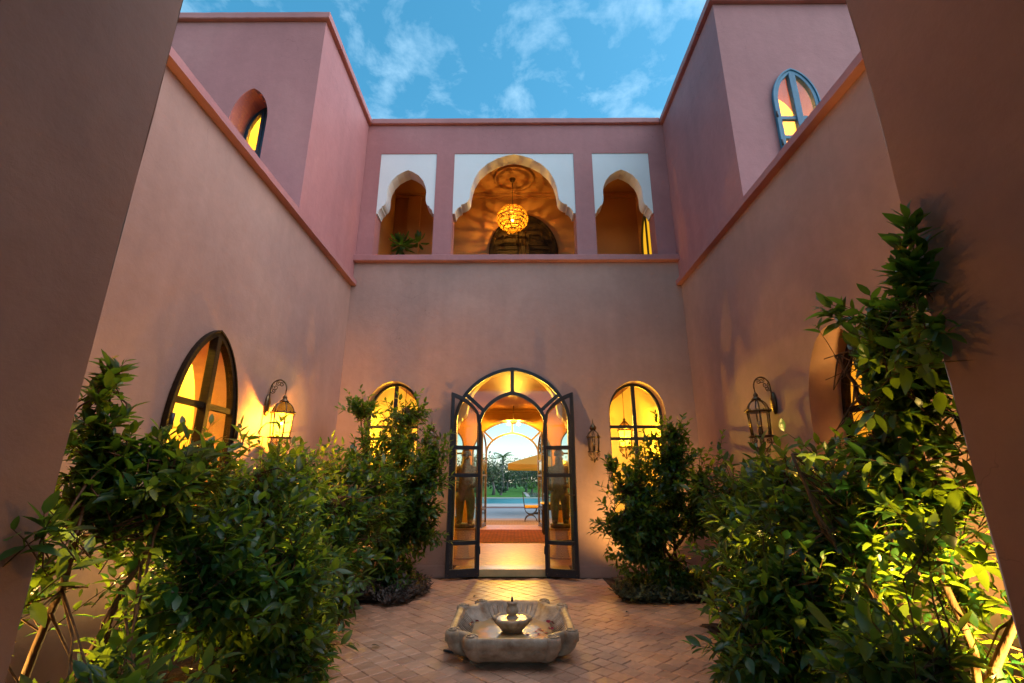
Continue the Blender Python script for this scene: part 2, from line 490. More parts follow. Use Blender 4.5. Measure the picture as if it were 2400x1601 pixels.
def window(parent, mp, c, h, z0, zs, za, k, bars, fw, d0, d1, m, mw=0.06, bw=0.045, sill=True, name='window', pane_m=None, two_leaf=False, thin=0.0):
    """arched window as a part of a wall: frame, mullion, bars and one pane per opening"""
    w = empty(name, mp(c, z0, 0), parent)
    o = arch(c, h, z0, zs, za, k)
    i = inset(o, fw, z0 + fw)
    f = MB(); f.ring(o, i, mp, d0, d1); f.build('frame', m, w, bevel=0.004)
    if thin:
        o2 = inset(o, -thin); f = MB(); f.ring(o2, o, mp, d0 - 0.012, d0 + 0.03); f.build('architrave', m, w, bevel=0.004)
    zt = arch_z(i, c)
    if two_leaf:
        for s in (-1, 1):
            f = MB(); f.rect(c + (s * mw * .5 if s > 0 else -mw * .5), z0 + fw, c + (s * 0.002), zt, mp, d0 - 0.008 + 0.004 * s, d1 - 0.004); f.build('meeting_stile', m, w, bevel=0.004)
    else:
        f = MB(); f.rect(c - mw / 2, z0 + fw, c + mw / 2, zt + .01, mp, d0 + 0.004, d1 - 0.004); f.build('mullion', m, w)
    xl, xr = i[1][0], i[-2][0]
    zz = [z0 + fw] + list(bars) + [None]
    for b in bars:
        for a_, b_ in ((xl, c - mw / 2), (c + mw / 2, xr)):
            f = MB(); f.rect(a_ - .004, b - bw / 2, b_ + .004 if a_ == xl else b_, b + bw / 2, mp, d0 + 0.007, d1 - 0.007); f.build('glazing_bar', m, w)
    e = 0.004
    for a, b in zip(zz[:-1], zz[1:]):
        lo = a + (bw / 2 if a != z0 + fw else 0)
        for u0, u1 in ((xl + e, c - mw / 2), (c + mw / 2, xr - e)):
            n = 9; top = []
            for q in range(n):
                u = u1 + (u0 - u1) * q / (n - 1)
                zc = arch_z(i, u)
                zc = zc if zc is not None else zs
                top.append((u, max(lo + .004, min(zc, b - bw / 2) if b is not None else zc)))
            if b is not None and all(abs(t[1] - (b - bw / 2)) < 1e-6 for t in top): top = [top[0], top[-1]]
            dm = (d0 + d1) / 2
            p = MB(); p.slab([(u0, lo), (u1, lo)] + top, [], mp, dm - .002, dm + .002); p.build('pane', pane_m or M['glass'], w)
    return w

def worn(mb, lo, hi, n=40, seed=1, amp=.005):
    """a long box along x or y whose arrises wander a little, like hand-plastered coping"""
    ax = 0 if hi[0] - lo[0] > hi[1] - lo[1] else 1
    oth = 1 - ax; vv = []; ff = []
    rr = random.Random(seed)
    c = .010
    for i in range(n + 1):
        t = lo[ax] + (hi[ax] - lo[ax]) * i / n
        w = [amp * noise.noise(Vector((t * 1.7, seed * 3.1 + k, 0))) + rr.uniform(-amp, amp) * .3 for k in range(4)]
        prof = [(lo[oth] + c + w[0], lo[2] + w[1]), (lo[oth] + w[0], lo[2] + c + w[1]), (lo[oth] + w[0], hi[2] - c + w[2]), (lo[oth] + c + w[0], hi[2] + w[2]),
                (hi[oth] - c + w[3], hi[2] + w[2]), (hi[oth] + w[3], hi[2] - c + w[2]), (hi[oth] + w[3], lo[2] + c + w[1]), (hi[oth] - c + w[3], lo[2] + w[1])]
        for o_, z in prof:
            p = [0, 0, z]; p[ax] = t; p[oth] = o_; vv.append(tuple(p))
    for i in range(n):
        for k in range(8): ff.append((i * 8 + k, i * 8 + (k + 1) % 8, i * 8 + 8 + (k + 1) % 8, i * 8 + 8 + k))
    ff += [tuple(range(8)), tuple(n * 8 + k for k in range(8))]
    return mb.add(vv, ff)

# ---- courtyard floor: bed of mortar, tiles laid diagonally one by one
BEDL = [(-2.62, 1.0), (-1.62, 1.0), (-1.62, 5.55), (-1.12, 5.62), (-1.12, 6.97), (-2.62, 6.97)]
BEDR = [(2.68, 1.0), (1.70, 1.0), (1.70, 4.85), (2.45, 4.9), (2.45, 5.62), (1.18, 5.66), (1.18, 6.97), (2.68, 6.97)]
def inside(poly, x, y):
    r = False; j = len(poly) - 1
    for i in range(len(poly)):
        if (poly[i][1] > y) != (poly[j][1] > y) and x < (poly[j][0] - poly[i][0]) * (y - poly[i][1]) / (poly[j][1] - poly[i][1]) + poly[i][0]: r = not r
        j = i
    return r
fl = MB(); fl.box((-2.97, -3.0, -0.095), (3.03, 7.0, -0.006))
floor_o = fl.build('courtyard_floor', M['grout']); tag(floor_o, kind='structure')

def tile_mesh(mb, cx, cy_, sx, sy, a, z, th=0.011, jit=None, ch=0.004, tilt=(0, 0)):
    ca, sa = math.cos(a), math.sin(a)
    cs = [(-1, -1), (1, -1), (1, 1), (-1, 1)]
    pts = []
    for lev, (ins, zz) in enumerate(((0, -th), (0, -ch * .7), (ch, 0))):
        for i, (u, v) in enumerate(cs):
            j = jit[i] if jit else (0, 0)
            lx, ly = u * (sx / 2 - ins) + j[0], v * (sy / 2 - ins) + j[1]
            pts.append((cx + lx * ca - ly * sa, cy_ + lx * sa + ly * ca, z + zz + (tilt[0] * lx + tilt[1] * ly if lev else 0)))
    fs = [(8, 9, 10, 11)]
    for l in (0, 4):
        for i in range(4):
            j = (i + 1) % 4
            fs.append((l + i, l + j, l + 4 + j, l + 4 + i))
    mb.add(pts, fs)

rnd = random.Random(5)
TS = 0.128; cells = []
A = R(43)
for i in range(-60, 61):
    off = rnd.uniform(-.5, .5) * TS if rnd.random() < .75 else 0
    for j in range(-60, 61):
        lx, ly = i * TS, j * TS + off
        x = lx * math.cos(A) - ly * math.sin(A); y = 4.4 + lx * math.sin(A) + ly * math.cos(A)
        if not (-2.5 < x < 2.55 and 0.9 < y < 6.93): continue
        if inside(BEDL, x, y) or inside(BEDR, x, y): continue
        if y > 6.5 and abs(x) > 1.5: pass
        d = math.hypot(x, y); vis = abs(x) < 0.47 * y and y > 3.35
        cells.append((0 if vis else 1, d, x, y))
cells.sort()
tm = []
for k in range(10):
    r2 = random.Random(k)
    mb = MB(); gp = r2.uniform(.003, .006)
    tile_mesh(mb, 0, 0, TS - gp, TS - gp - r2.uniform(0, .002), 0, 0, jit=[(r2.uniform(-.0022, .0022), r2.uniform(-.0022, .0022)) for _ in range(4)], tilt=(r2.uniform(-.016, .016), r2.uniform(-.016, .016)))
    me = bpy.data.meshes.new('tile'); me.from_pydata(mb.v, [], mb.f); me.materials.append(M['tile']); tm.append(me)
for k, (_, d, x, y) in enumerate(cells[:300]):
    o = bpy.data.objects.new('tile', tm[k % 10]); COL.objects.link(o); o.parent = floor_o
    o.location = (x, y, rnd.uniform(-.0006, .0014)); o.rotation_euler = (0, 0, A + rnd.choice((0, PI)) + rnd.uniform(-.012, .012))
rest = MB()
for (_, d, x, y) in cells[300:]:
    gp = rnd.uniform(.003, .006)
    tile_mesh(rest, x, y, TS - gp, TS - gp, A + rnd.uniform(-.012, .012), rnd.uniform(-.001, .002), jit=[(rnd.uniform(-.002, .002), rnd.uniform(-.002, .002)) for _ in range(4)], tilt=(rnd.uniform(-.016, .016), rnd.uniform(-.016, .016)))
tag(rest.build('tile_field', M['tile'], floor_o, recalc=False), kind='stuff')

for nm, poly in (('planting_bed', BEDL), ('planting_bed', BEDR)):
    b = MB(); mpf = lambda u, w, d: (u, w, -0.006 + d * (1 + 0))
    b.slab(poly, [], mpf, 0.0, 0.012)
    # crumbly soil on top
    xs = [p[0] for p in poly]; ys = [p[1] for p in poly]
    nx, ny = 16, 60; idx = {}; vv = []; ff = []
    for i in range(nx + 1):
        for j in range(ny + 1):
            x = min(xs) + (max(xs) - min(xs)) * i / nx; y = min(ys) + (max(ys) - min(ys)) * j / ny
            if inside(poly, x * .995, y): idx[i, j] = len(vv); vv.append((x, y, 0.012 + 0.022 * (noise.noise(Vector((x * 4, y * 4, 1))) + .6) + .01 * rnd.random()))
    for i in range(nx):
        for j in range(ny):
            q = [idx.get(t) for t in ((i, j), (i + 1, j), (i + 1, j + 1), (i, j + 1))]
            if None not in q: ff.append(tuple(q))
    b.add(vv, ff, True)
    tag(b.build(nm, M['soil'], recalc=False), kind='structure')

# ================================================================== BACK WALL with the glazed door
DC = -0.03                                             # door axis
facade = thing('back_wall', 'tan plastered back wall of the courtyard around the glazed garden door', 'wall', (0, YF, 0))
F = FM(YF)
d_out = arch(DC, 0.865, 0.0, 2.06, 2.91, 0.16, 18)
w_l = arch(-1.815, 0.40, 0.45, 2.21, 2.70, 0.0)
w_r = arch(1.82, 0.42, 0.45, 2.21, 2.70, 0.0)
b = MB(); b.slab([(-2.97, -.08), (DC - .865, -.08)] + d_out[:0] + d_out + [(DC + .865, -.08), (3.03, -.08), (3.03, 4.66), (-2.97, 4.66)], [w_l, w_r], F, 0, .35)
b.build('plaster', M['tan'], facade)
for u0, u1 in ((-2.619, -.93), (.87, 2.679)):
    b = MB(); b.rect(u0, 0.003, u1, .15, F, -.014, -.0005); b.build('skirting', M['tan'], facade, bevel=.004)
for c, h in ((-1.815, .395), (1.82, .415)):
    window(facade, F, c, h, 0.455, 2.21, 2.695, 0.0, (1.0, 1.86, 2.035), .04, .17, .215, M['black'], mw=.055, bw=.045)

# fixed door frame: outer arch, inner arch, radial bars, side lights
fr = empty('door_frame', (DC, YF, 0), facade)
do = arch(DC, 0.863, 0.0, 2.06, 2.908, 0.16, 18)
di = inset(do, .05, 0.0)
b = MB(); b.ring(do, di, F, -.03, .03, closed=False); b.build('outer_arch', M['black'], fr, bevel=.004)
ii = arch(DC, .463, 0.0, 2.02, 2.49, .30, 18); io = inset(ii, -.05, 0.0)
b = MB(); b.ring(io, ii, F, -.027, .027, closed=False); b.build('inner_arch', M['black'], fr, bevel=.004)
b = MB(); b.bar((DC, 2.52), (DC, 2.87), .055, F, -.024, .024); b.build('radial_bar', M['black'], fr)
for s in (-1, 1):
    b = MB(); b.bar((DC + s * .41, 2.24), (DC + s * .685, 2.49), .052, F, -.024, .024); b.build('radial_bar', M['black'], fr)
    for z in (.07, .45, 1.33, 1.71):
        b = MB(); b.rect(DC + s * .513 - (0 if s > 0 else .30), z - .022, DC + s * .513 + (.30 if s > 0 else 0), z + .022, F, -.02, .02); b.build('side_rail', M['black'], fr)
# panes of the transom and the side lights
half_o = [p for p in di[1:len(di) // 2 + 1]]; half_i = [p for p in io[1:len(io) // 2 + 1]]
ns = len(half_o)
for s in (-1, 1):
    m_ = lambda p: (DC + s * abs(p[0] - DC), p[1])
    for a_, b_ in ((0, ns // 2), (ns // 2, ns - 1)):
        pl = [m_(half_o[q]) for q in range(a_, b_ + 1)] + [m_(half_i[q]) for q in range(b_, a_ - 1, -1)]
        b = MB(); b.slab(pl, [], F, -.002, .002); b.build('pane', M['glass'], fr)
    for z0_, z1_ in ((.09, .43), (.47, 1.31), (1.35, 1.69), (1.73, 2.02)):
        b = MB(); b.rect(DC + s * .513, z0_, DC + s * .81, z1_, F, -.002, .002); b.build('pane', M['glass'], fr)

# two door leaves, swung outward against the side lights
def door_leaf(s):
    hx = DC + s * .450
    ang = R(21)
    def lm(u, w, d):                                    # u from the hinge along the leaf
        cu = math.cos(ang); su = math.sin(ang)
        return (hx + s * (u * cu + d * su), YF - .045 - u * su + d * cu, w)
    leaf = empty('door_leaf', (hx, YF - .05, 0.03), facade)
    wl = .462; n = 14
    curve = []
    for i in range(n + 1):
        u = wl * i / n
        x = .463 - u                                    # distance from the door axis when shut
        z = arch_z(ii, DC - max(x, 0.001)) if x < .4625 else 2.02
        curve.append((u, z if z else 2.02))
    outer = [(0, .03)] + [(0, 2.02)] + curve[1:] + [(wl, .03)]
    st = .048
    inner = [(st, .13), (st, 2.0)]
    for i in range(1, n + 1):
        u = st + (wl - 2 * st) * i / n
        x = .463 - u
        z = arch_z(ii, DC - max(x, 0.001)) or 2.02
        inner.append((u, z - .058))
    inner.append((wl - st, .13))
    b = MB(); b.ring(outer, inner, lm, -.022, .022); b.build('frame', M['black'], leaf, bevel=.003)
    for z in (.45, 1.33, 1.71):
        b = MB(); b.rect(st, z - .025, wl - st, z + .025, lm, -.019, .019); b.build('rail', M['black'], leaf)
    for z0_, z1_ in ((.13, .425), (.475, 1.305), (1.355, 1.685)):
        b = MB(); b.rect(st, z0_, wl - st, z1_, lm, -.002, .002); b.build('pane', M['glass'], leaf)
    b = MB(); b.slab([(st, 1.735)] + [(wl - st, 1.735)] + [inner[q] for q in range(len(inner) - 2, 0, -1)], [], lm, -.002, .002); b.build('pane', M['glass'], leaf)
    for q in range(4):
        b = MB(); b.sphere(lm(.03 + q * (wl - .06) / 3, .065, -.024), .006, 8, 5); b.build('bolt', M['brass'], leaf)
    if s > 0:
        b = MB(); b.rect(wl - .040, .86, wl - .008, 1.16, lm, -.028, -.0225)
        b.tube([lm(wl - .024, 1.07, -.026), lm(wl - .024, 1.07, -.07), lm(wl - .14, 1.075, -.07)], .008, 8)
        b.build('handle', M['iron'], leaf)
    for z in (.35, 1.15, 1.85):
        b = MB(); b.tube([lm(-.008, z - .05, .0), lm(-.008, z + .05, .0)], .009, 8); b.build('hinge', M['black'], leaf)
for s in (-1, 1): door_leaf(s)

# threshold step
b = MB(); b.box((DC - .80, YF + .032, 0.002), (DC + .80, YF + .36, .10)); st_o = b.build('door_step', mat('pale_stone_step', (0.62, 0.42, 0.19), .25, .5, var=.1, vscale=8), bevel=.006)
tag(st_o, 'pale polished stone step under the open glazed door', 'step')

# ================================================================== UPPER STOREY: gallery wall with three white arches
gallery = thing('gallery_wall', 'pink upper back wall with three white moorish arches', 'wall', (0, YF, 4.66))
bays = [(-1.84, .49, 6.77), (0.0, 1.04, 6.77), (1.857, .493, 6.77)]
holes = [[(c - h, 4.772), (c + h, 4.772), (c + h, zt), (c - h, zt)] for c, h, zt in bays]
b = MB(); b.slab([(-2.598, 4.662), (2.658, 4.662), (2.658, 7.36), (-2.598, 7.36)], holes, F, 0, .30); b.build('plaster', M['pink'], gallery)
big = [(1.04, 5.58), (1.0, 5.58), (.992, 5.62), (.965, 5.67), (.935, 5.70), (.90, 5.712), (.90, 5.75), (.85, 5.765), (.80, 5.80), (.77, 5.84), (.755, 5.89), (.75, 5.96), (.735, 6.08), (.69, 6.25), (.61, 6.41), (.47, 6.56), (.29, 6.675), (.12, 6.735), (0, 6.758)]
sml = [(.49, 5.58), (.468, 5.58), (.462, 5.615), (.445, 5.655), (.425, 5.68), (.405, 5.69), (.405, 5.72), (.375, 5.735), (.352, 5.77), (.338, 5.82), (.334, 5.90), (.336, 6.0), (.322, 6.10), (.275, 6.22), (.19, 6.33), (.09, 6.40), (0, 6.44)]
for (c, h, zt), pr in zip(bays, (sml, big, sml)):
    pl = [(c + x, z) for x, z in pr] + [(c - x, z) for x, z in reversed(pr[:-1])]
    hh = h - .001
    pl = [(c + max(-hh, min(hh, x - c)), z) for x, z in pl]
    pl = pl + [(c - hh, zt - .001), (c + hh, zt - .001)]
    b = MB(); b.slab(pl, [], F, .012, .275); b.build('arch_panel', M['white'], gallery)
b = MB(); worn(b, (-2.60, YF - .09, 4.667), (2.66, YF + .295, 4.77), 60, 2); b.build('ledge', M['pink'], gallery)
b = MB(); worn(b, (-2.53, YF - .055, 7.367), (2.59, YF + .40, 7.475), 60, 3); b.build('coping', M['pink'], gallery)

# gallery room behind the arches
GZ, GY = 7.08, 8.70
gal = thing('gallery_room', 'ochre plastered upstairs gallery room seen through the white arches', 'room', (0, 8, 4.0))
b = MB(); b.rect(-2.595, 4.0, 2.655, GZ + .1, FM(GY), 0, .15); b.build('back_plaster', M['ochre'], gal)
b = MB(); b.box((-2.594, 7.301, GZ), (2.654, GY - .001, GZ + .12)); b.build('ceiling', M['ochre'], gal)
b = MB(); b.box((-2.594, 7.301, 3.9), (2.654, GY - .001, 4.0)); b.build('floor', M['ochre'], gal)
b = MB(); b.lathe([(.02, -.0), (.36, -.0), (.40, -.012), (.41, -.03), (.37, -.035), (.30, -.02), (.02, -.02)], 40, (.0, 8.14, GZ - .001)); b.build('ceiling_rose', M['ochre'], gal)
b = MB(); b.rect(-2.59, GZ - .10, 2.65, GZ - .001, FM(GY), -.035, -.001); b.rect(-2.59, GZ - .05, 2.65, GZ - .0015, FM(GY), -.07, -.0352); b.build('cornice', M['ochre'], gal)
b = MB(); b.box((-2.20, GY - .10, 4.0), (-1.95, GY - .001, GZ - .105)); b.build('pilaster', M['ochre'], gal)
# arched timber double door in the gallery's back wall
DX = .19
gd = empty('gallery_door', (DX, GY, 4.0), gal)
G = FM(GY)
oo = arch(DX, .70, 4.0, 5.70, 6.56, .12, 16)
b = MB(); b.ring(oo, inset(oo, .075, 4.0), G, -.075, -.002, closed=False); b.ring(inset(oo, .015, 4.0), inset(oo, .055, 4.0), G, -.095, -.0755, closed=False); b.build('architrave', M['wood'], gd, bevel=.006)
ib = inset(oo, .076, 4.0)
b = MB(); b.slab(ib, [], G, -.035, -.003); b.build('door_board', M['wood'], gd)
b = MB(); b.rect(DX - .045, 4.02, DX + .045, 6.45, G, -.06, -.0352); b.build('meeting_stile', M['wood'], gd, bevel=.006)
for s in (-1, 1):
    for z0_, z1_ in ((4.2, 4.9), (5.0, 5.42), (5.52, 5.78), (5.86, 6.10)):
        xo = .54 if z1_ < 5.9 else .44
        o4 = [(DX + s * .10, z0_), (DX + s * xo, z0_), (DX + s * xo, z1_), (DX + s * .10, z1_)]
        if z1_ > 6.0: o4[1] = (DX + s * .50, z0_); o4[2] = (DX + s * .36, z1_)
        cx_ = sum(p[0] for p in o4) / 4; cz_ = sum(p[1] for p in o4) / 4
        sh = lambda k: [(cx_ + (x - cx_) * (1 - k / (abs(x - cx_) + .001) ), cz_ + (z - cz_) * (1 - k / (abs(z - cz_) + .001))) for x, z in o4]
        b = MB(); b.ring(o4, sh(.022), G, -.055, -.0354); b.slab(sh(.05), [], G, -.047, -.0355); b.build('door_panel', M['wood'], gd, bevel=.003)
# arched lit window on the gallery's right-hand end wall
gw = MB(); gw.rect(7.302, 4.0, GY - .002, GZ - .002, RM(2.56), 0, .09); gw.build('end_plaster', M['ochre'], gal)
gwo = arch(8.05, .36, 4.02, 5.55, 6.25, .3)
b = MB(); b.ring(gwo, inset(gwo, .045, 4.02), RM(2.56), -.05, -.001, closed=False); b.rect(8.025, 4.02, 8.075, 6.2, RM(2.56), -.045, -.002); b.bar((7.72, 5.1), (8.03, 5.3), .04, RM(2.56), -.045, -.002); b.bar((8.38, 5.1), (8.07, 5.3), .04, RM(2.56), -.045, -.002); b.build('gallery_window_frame', M['black'], gal)
b = MB(); b.slab(inset(gwo, .046, 4.02), [], RM(2.56), -.02, -.0015); b.build('lit_pane', emit('lit_gallery_pane', (1.0, .50, .02), .42), gal)
gw = MB(); gw.rect(7.302, 4.0, GY - .002, GZ - .002, LM(-2.50), 0, .09); gw.build('end_plaster', M['ochre'], gal)

# ================================================================== SIDE WALLS
LW, RW = LM(XL), RM(XR)
left = thing('side_wall', 'tan plastered courtyard wall with the dark pointed window and lit lantern', 'wall', (XL, 4.3, 0), 'courtyard side walls')
right = thing('side_wall', 'tan plastered courtyard wall with the deep arched recess behind the tall shrub', 'wall', (XR, 4.3, 0), 'courtyard side walls')
lo = arch(3.95, .435, .90, 1.62, 2.51, .22)
ro = arch(3.86, .435, .90, 1.70, 2.53, .10)
b = MB(); b.slab([(1.75, -.08), (7.0, -.08), (7.0, ZC), (1.75, ZC)], [lo], LW, 0, .35); b.build('plaster', M['tan'], left)
b = MB(); b.slab([(1.75, -.08), (7.0, -.08), (7.0, ZC), (1.75, ZC)], [ro], RW, 0, .35); b.build('plaster', M['tan'], right)
for wl_, mp, nm in ((left, LW, 'l'), (right, RW, 'r')):
    n = 42; b = MB(); rr = random.Random(3)
    vv = []; ff = []
    for i in range(n + 1):                                # coping with slightly worn arrises
        y = 1.752 + (6.995 - 1.752) * i / n
        e = rr.uniform(-.003, .003); f_ = rr.uniform(-.003, .003)
        ring_ = [mp(y, ZC + .001, -.085 + e), mp(y, ZC + .078 + f_, -.085 + e * .5), mp(y, ZC + .088 + f_, -.072), mp(y, ZC + .088, .36), mp(y, ZC + .001, .36)]
        vv += ring_
    for i in range(n):
        for k in range(5):
            l = (k + 1) % 5; ff.append((i * 5 + k, i * 5 + l, i * 5 + 5 + l, i * 5 + 5 + k))
    ff += [(0, 1, 2, 3, 4), tuple(n * 5 + k for k in range(5))]
    b.add(vv, ff); b.build('coping', M['pink'], wl_)
wdw = window(left, LW, 3.95, .433, .902, 1.62, 2.508, .22, (1.86,), .042, -.035, .03, M['wood'], mw=.068, bw=.045, two_leaf=True, thin=.018)
for y_ in (3.52, 4.378):
    b = MB(); b.tube([LW(y_, 1.62, -.07), LW(y_, 1.74, -.07)], .016, 8); b.build('hinge', M['black'], wdw)
window(right, RW, 3.86, .433, .902, 1.70, 2.528, .10, (1.86,), .05, .29, .345, M['wood'], mw=.08, bw=.05)

# ================================================================== TOWERS
def tower(label, x_in, y0, side, wc, wh, recess, m_w, pane_m, ogee):
    """side -1 left, +1 right; x_in: face towards the courtyard"""
    t = thing('tower', label, 'tower', (x_in, y0, 4.3), 'pink corner towers')
    xo = x_in + side * 3.4; xm = (XL - .36) if side < 0 else (XR + .36)
    Ft = FM(y0)
    op = arch(wc, wh, 3.47, 5.72, 6.22, .28)
    pl = [(xo, 3.45), (xm, 3.45), (xm, ZC + .09), (x_in, ZC + .09), (x_in, 7.36), (xo, 7.36)]
    b = MB(); b.slab(pl, [op], Ft, 0, .40); b.build('front_plaster', M['pink'], t)
    mp = RM(x_in) if side > 0 else LM(x_in)
    b = MB(); b.rect(y0 + .4005, ZC + .09, 9.4, 7.36, mp, 0, .35); b.build('side_plaster', M['pink'], t)
    b = MB(); b.rect(y0 + .4005, 3.45, 9.4, 7.36, mp, 3.05, 3.4); b.build('side_plaster', M['pink'], t)
    b = MB(); b.rect(min(x_in, xo), 3.45, max(x_in, xo), 7.36, FM(9.401), 0, .3); b.build('back_plaster', M['pink'], t)
    xa, xb = sorted((x_in - side * .06, xo))
    b = MB(); worn(b, (xa, y0 - .06, 7.367), (xb, y0 + .45, 7.475), 40, 4 + side)
    xs_ = sorted((x_in - side * .06, x_in + side * .45)); worn(b, (xs_[0], y0 + .451, 7.367), (xs_[1], 9.75, 7.475), 50, 6 + side); b.build('coping', M['pink'], t)
    b = MB(); b.box((min(x_in + side * .451, xo), y0 + .452, 7.362), (max(x_in + side * .451, xo), 9.75, 7.45)); b.build('roof', M['pink'], t)
    fb = .33 if recess else -.035
    window(t, Ft, wc, wh - .002, 3.472, 5.72, 6.218, .28, (4.5, 5.22, 5.50), .045, fb, fb + .06, m_w, mw=.085, bw=.045, two_leaf=True, pane_m=pane_m, thin=0 if recess else .022)
    if not recess:
        for z in (5.53, 5.12):
            b = MB(); b.tube([Ft(wc - wh - .012, z - .04, -.05), Ft(wc - wh - .012, z + .04, -.05)], .012, 8); b.build('hinge', M['black'], t)
    # lit room behind the window
    ra, rb = sorted((x_in + side * .36, x_in + side * 3.04))
    b = MB(); b.box((ra, y0 + .402, 3.46), (ra + .02, 8.2, 7.1)); b.box((rb - .02, y0 + .402, 3.46), (rb, 8.2, 7.1)); b.box((ra, 8.201, 3.46), (rb, 8.22, 7.1))
    b.box((ra, y0 + .402, 7.101), (rb, 8.22, 7.12)); b.box((ra, y0 + .402, 3.44), (rb, 8.22, 3.459))
    b.build('room_lining', M['cream'], t)
    b = MB(); b.sphere((wc + side * .1, 7.0, 6.35), .06, 12, 8); b.tube([(wc + side * .1, 7.0, 6.41), (wc + side * .1, 7.0, 7.1)], .008, 6); b.build('room_lamp', M['bulb_room'], t)
    return t
M['bulb_near'] = emit('near_room_bulb', (1.0, .56, .05), 2400)
M['bulb_room'] = emit('room_bulb', (1.0, .56, .06), 800)
tower('pink tower with a deep arched recess around its yellow lit window', -2.60, 5.0, -1, -3.43, .245, True, M['dblue'], M['glass'], False)
tower('pink tower with a blue framed pointed window flush in its wall', 2.66, 4.78, 1, 3.485, .27, False, M['blue'], M['glass'], False)

# roofs of the lower side wings (terraces) and the rooms under them
for nm, xa, xb in (('roof_terrace', -6.0, XL - .352), ('roof_terrace', XR + .352, 6.06)):
    b = MB(); b.box((xa, 1.752, 3.24), (xb, 9.4, 3.445)); tag(b.build(nm, M['tan']), kind='structure')

def room(name, label, xa, xb, ya, yb, za, zb, open_side, m):
    r_ = thing(name, label, 'room', ((xa + xb) / 2, (ya + yb) / 2, za))
    t = .08
    b = MB()
    b.box((xa, ya, za - t), (xb, yb, za)); b.build('floor', M['tilein'], r_)
    b = MB(); b.box((xa, ya, zb), (xb, yb, zb + t - .03)); b.build('ceiling', m, r_)
    for k, (lo_, hi_) in enumerate((((xa - t, ya - t, za), (xa, yb + t, zb)), ((xb, ya - t, za), (xb + t, yb + t, zb)), ((xa, ya - t, za), (xb, ya, zb)), ((xa, yb, za), (xb, yb + t, zb)))):
        if k == open_side: continue
        b = MB(); b.box(lo_, hi_); b.build('plaster', m, r_)
    return r_
M['tilein'] = mat('polished_floor_tile', (0.42, 0.20, 0.055), .38, .45, var=.2, vscale=16, bump=.08, bscale=30)
_t = M['tilein'].node_tree; _p = _t.nodes['Principled BSDF']; _src = _p.inputs['Base Color'].links[0].from_socket
_g = _t.nodes.new('ShaderNodeNewGeometry'); _mp = _t.nodes.new('ShaderNodeMapping'); _mp.inputs['Rotation'].default_value = (0, 0, R(45)); _mp.inputs['Scale'].default_value = (3.6, 3.6, 3.6)
_b = _t.nodes.new('ShaderNodeTexBrick'); _b.inputs['Scale'].default_value = 2.0; _b.inputs['Color1'].default_value = (1, 1, 1, 1); _b.inputs['Color2'].default_value = (.72, .68, .64, 1); _b.inputs['Mortar'].default_value = (.45, .38, .32, 1); _b.inputs['Mortar Size'].default_value = .018; _b.inputs['Brick Width'].default_value = .5; _b.inputs['Row Height'].default_value = .5
_t.links.new(_g.outputs['Position'], _mp.inputs[0]); _t.links.new(_mp.outputs[0], _b.inputs[0])
_m = _t.nodes.new('ShaderNodeMix'); _m.data_type = 'RGBA'; _m.blend_type = 'MULTIPLY'; _m.inputs['Factor'].default_value = 1
_t.links.new(_src, _m.inputs['A']); _t.links.new(_b.outputs[0], _m.inputs['B']); _t.links.new(_m.outputs['Result'], _p.inputs['Base Color'])
lr = room('side_room', 'yellow lit room with a framed picture behind the pointed window', -5.9, -2.972, 1.9, 6.6, .1, 3.2, 1, M['cream'])
pa = arch(-4.29, .72, .101, 2.2, 3.05, .05)
b = MB(); b.slab([(-5.899, .101), (-5.01, .101)] + pa + [(-3.57, .101), (-2.974, .101), (-2.974, 3.199), (-5.899, 3.199)], [], FM(5.2), 0, .12); b.build('arched_partition', M['cream'], lr)
rr_ = room('side_room', 'yellow lit room behind the deep arched recess in the wall', 3.032, 5.9, 1.9, 6.6, .1, 3.2, 0, M['cream'])
for c in ((-4.3, 5.95, 2.85), (-4.1, 3.7, 2.9), (4.3, 4.3, 2.6)):
    lp = thing('ceiling_lamp', {5.95: 'bare ceiling bulb in the room with the framed picture', 3.7: 'bare ceiling bulb just inside the dark pointed window', 4.3: 'bare ceiling bulb in the room behind the arched recess'}[c[1]], 'lamp', (c[0], c[1], 3.2))
    b = MB(); b.tube([(c[0], c[1], 3.198), (c[0], c[1], c[2] + .05)], .006, 6); b.build('flex', M['black'], lp)
    b = MB(); b.sphere(c, .05, 12, 8); b.build('bulb', M['bulb_near'] if c[1] == 3.7 else M['bulb_room'], lp)
# framed picture on the end wall of the left room
pic = thing('framed_picture', 'cream framed line drawing hanging in the yellow lit room', 'picture', (-4.35, 6.56, 1.7))
P_ = FM(6.595)
b = MB(); b.ring([(-4.85, 1.28), (-3.98, 1.28), (-3.98, 1.98), (-4.85, 1.98)], [(-4.83, 1.30), (-4.0, 1.30), (-4.0, 1.96), (-4.83, 1.96)], P_, -.03, -.001); b.build('frame', mat('light_wood', (.45, .27, .10), .5), pic)
b = MB(); b.rect(-4.828, 1.302, -4.002, 1.958, P_, -.012, -.002); b.build('mount', mat('picture_mount', (.80, .70, .48), .7), pic)
b = MB(); b.rect(-4.75, 1.38, -4.12, 1.88, P_, -.016, -.0125); b.build('drawing', mat('ink_drawing', (.66, .45, .20), .7, var=.12, vscale=12), pic)
b = MB(); r3 = random.Random(4)
for k in range(9):
    cx_, cz_ = -4.30 + r3.uniform(-.16, .12), 1.58 + r3.uniform(-.12, .14); rr0 = r3.uniform(.03, .07)
    b.tube([(cx_ + rr0 * math.cos(a_ * .7) * r3.uniform(.7, 1.1), 6.576, cz_ + 1.3 * rr0 * math.sin(a_ * .7)) for a_ in range(9)], .004, 5)
b.build('ink_lines', mat('brown_ink', (.20, .10, .04), .8), pic)

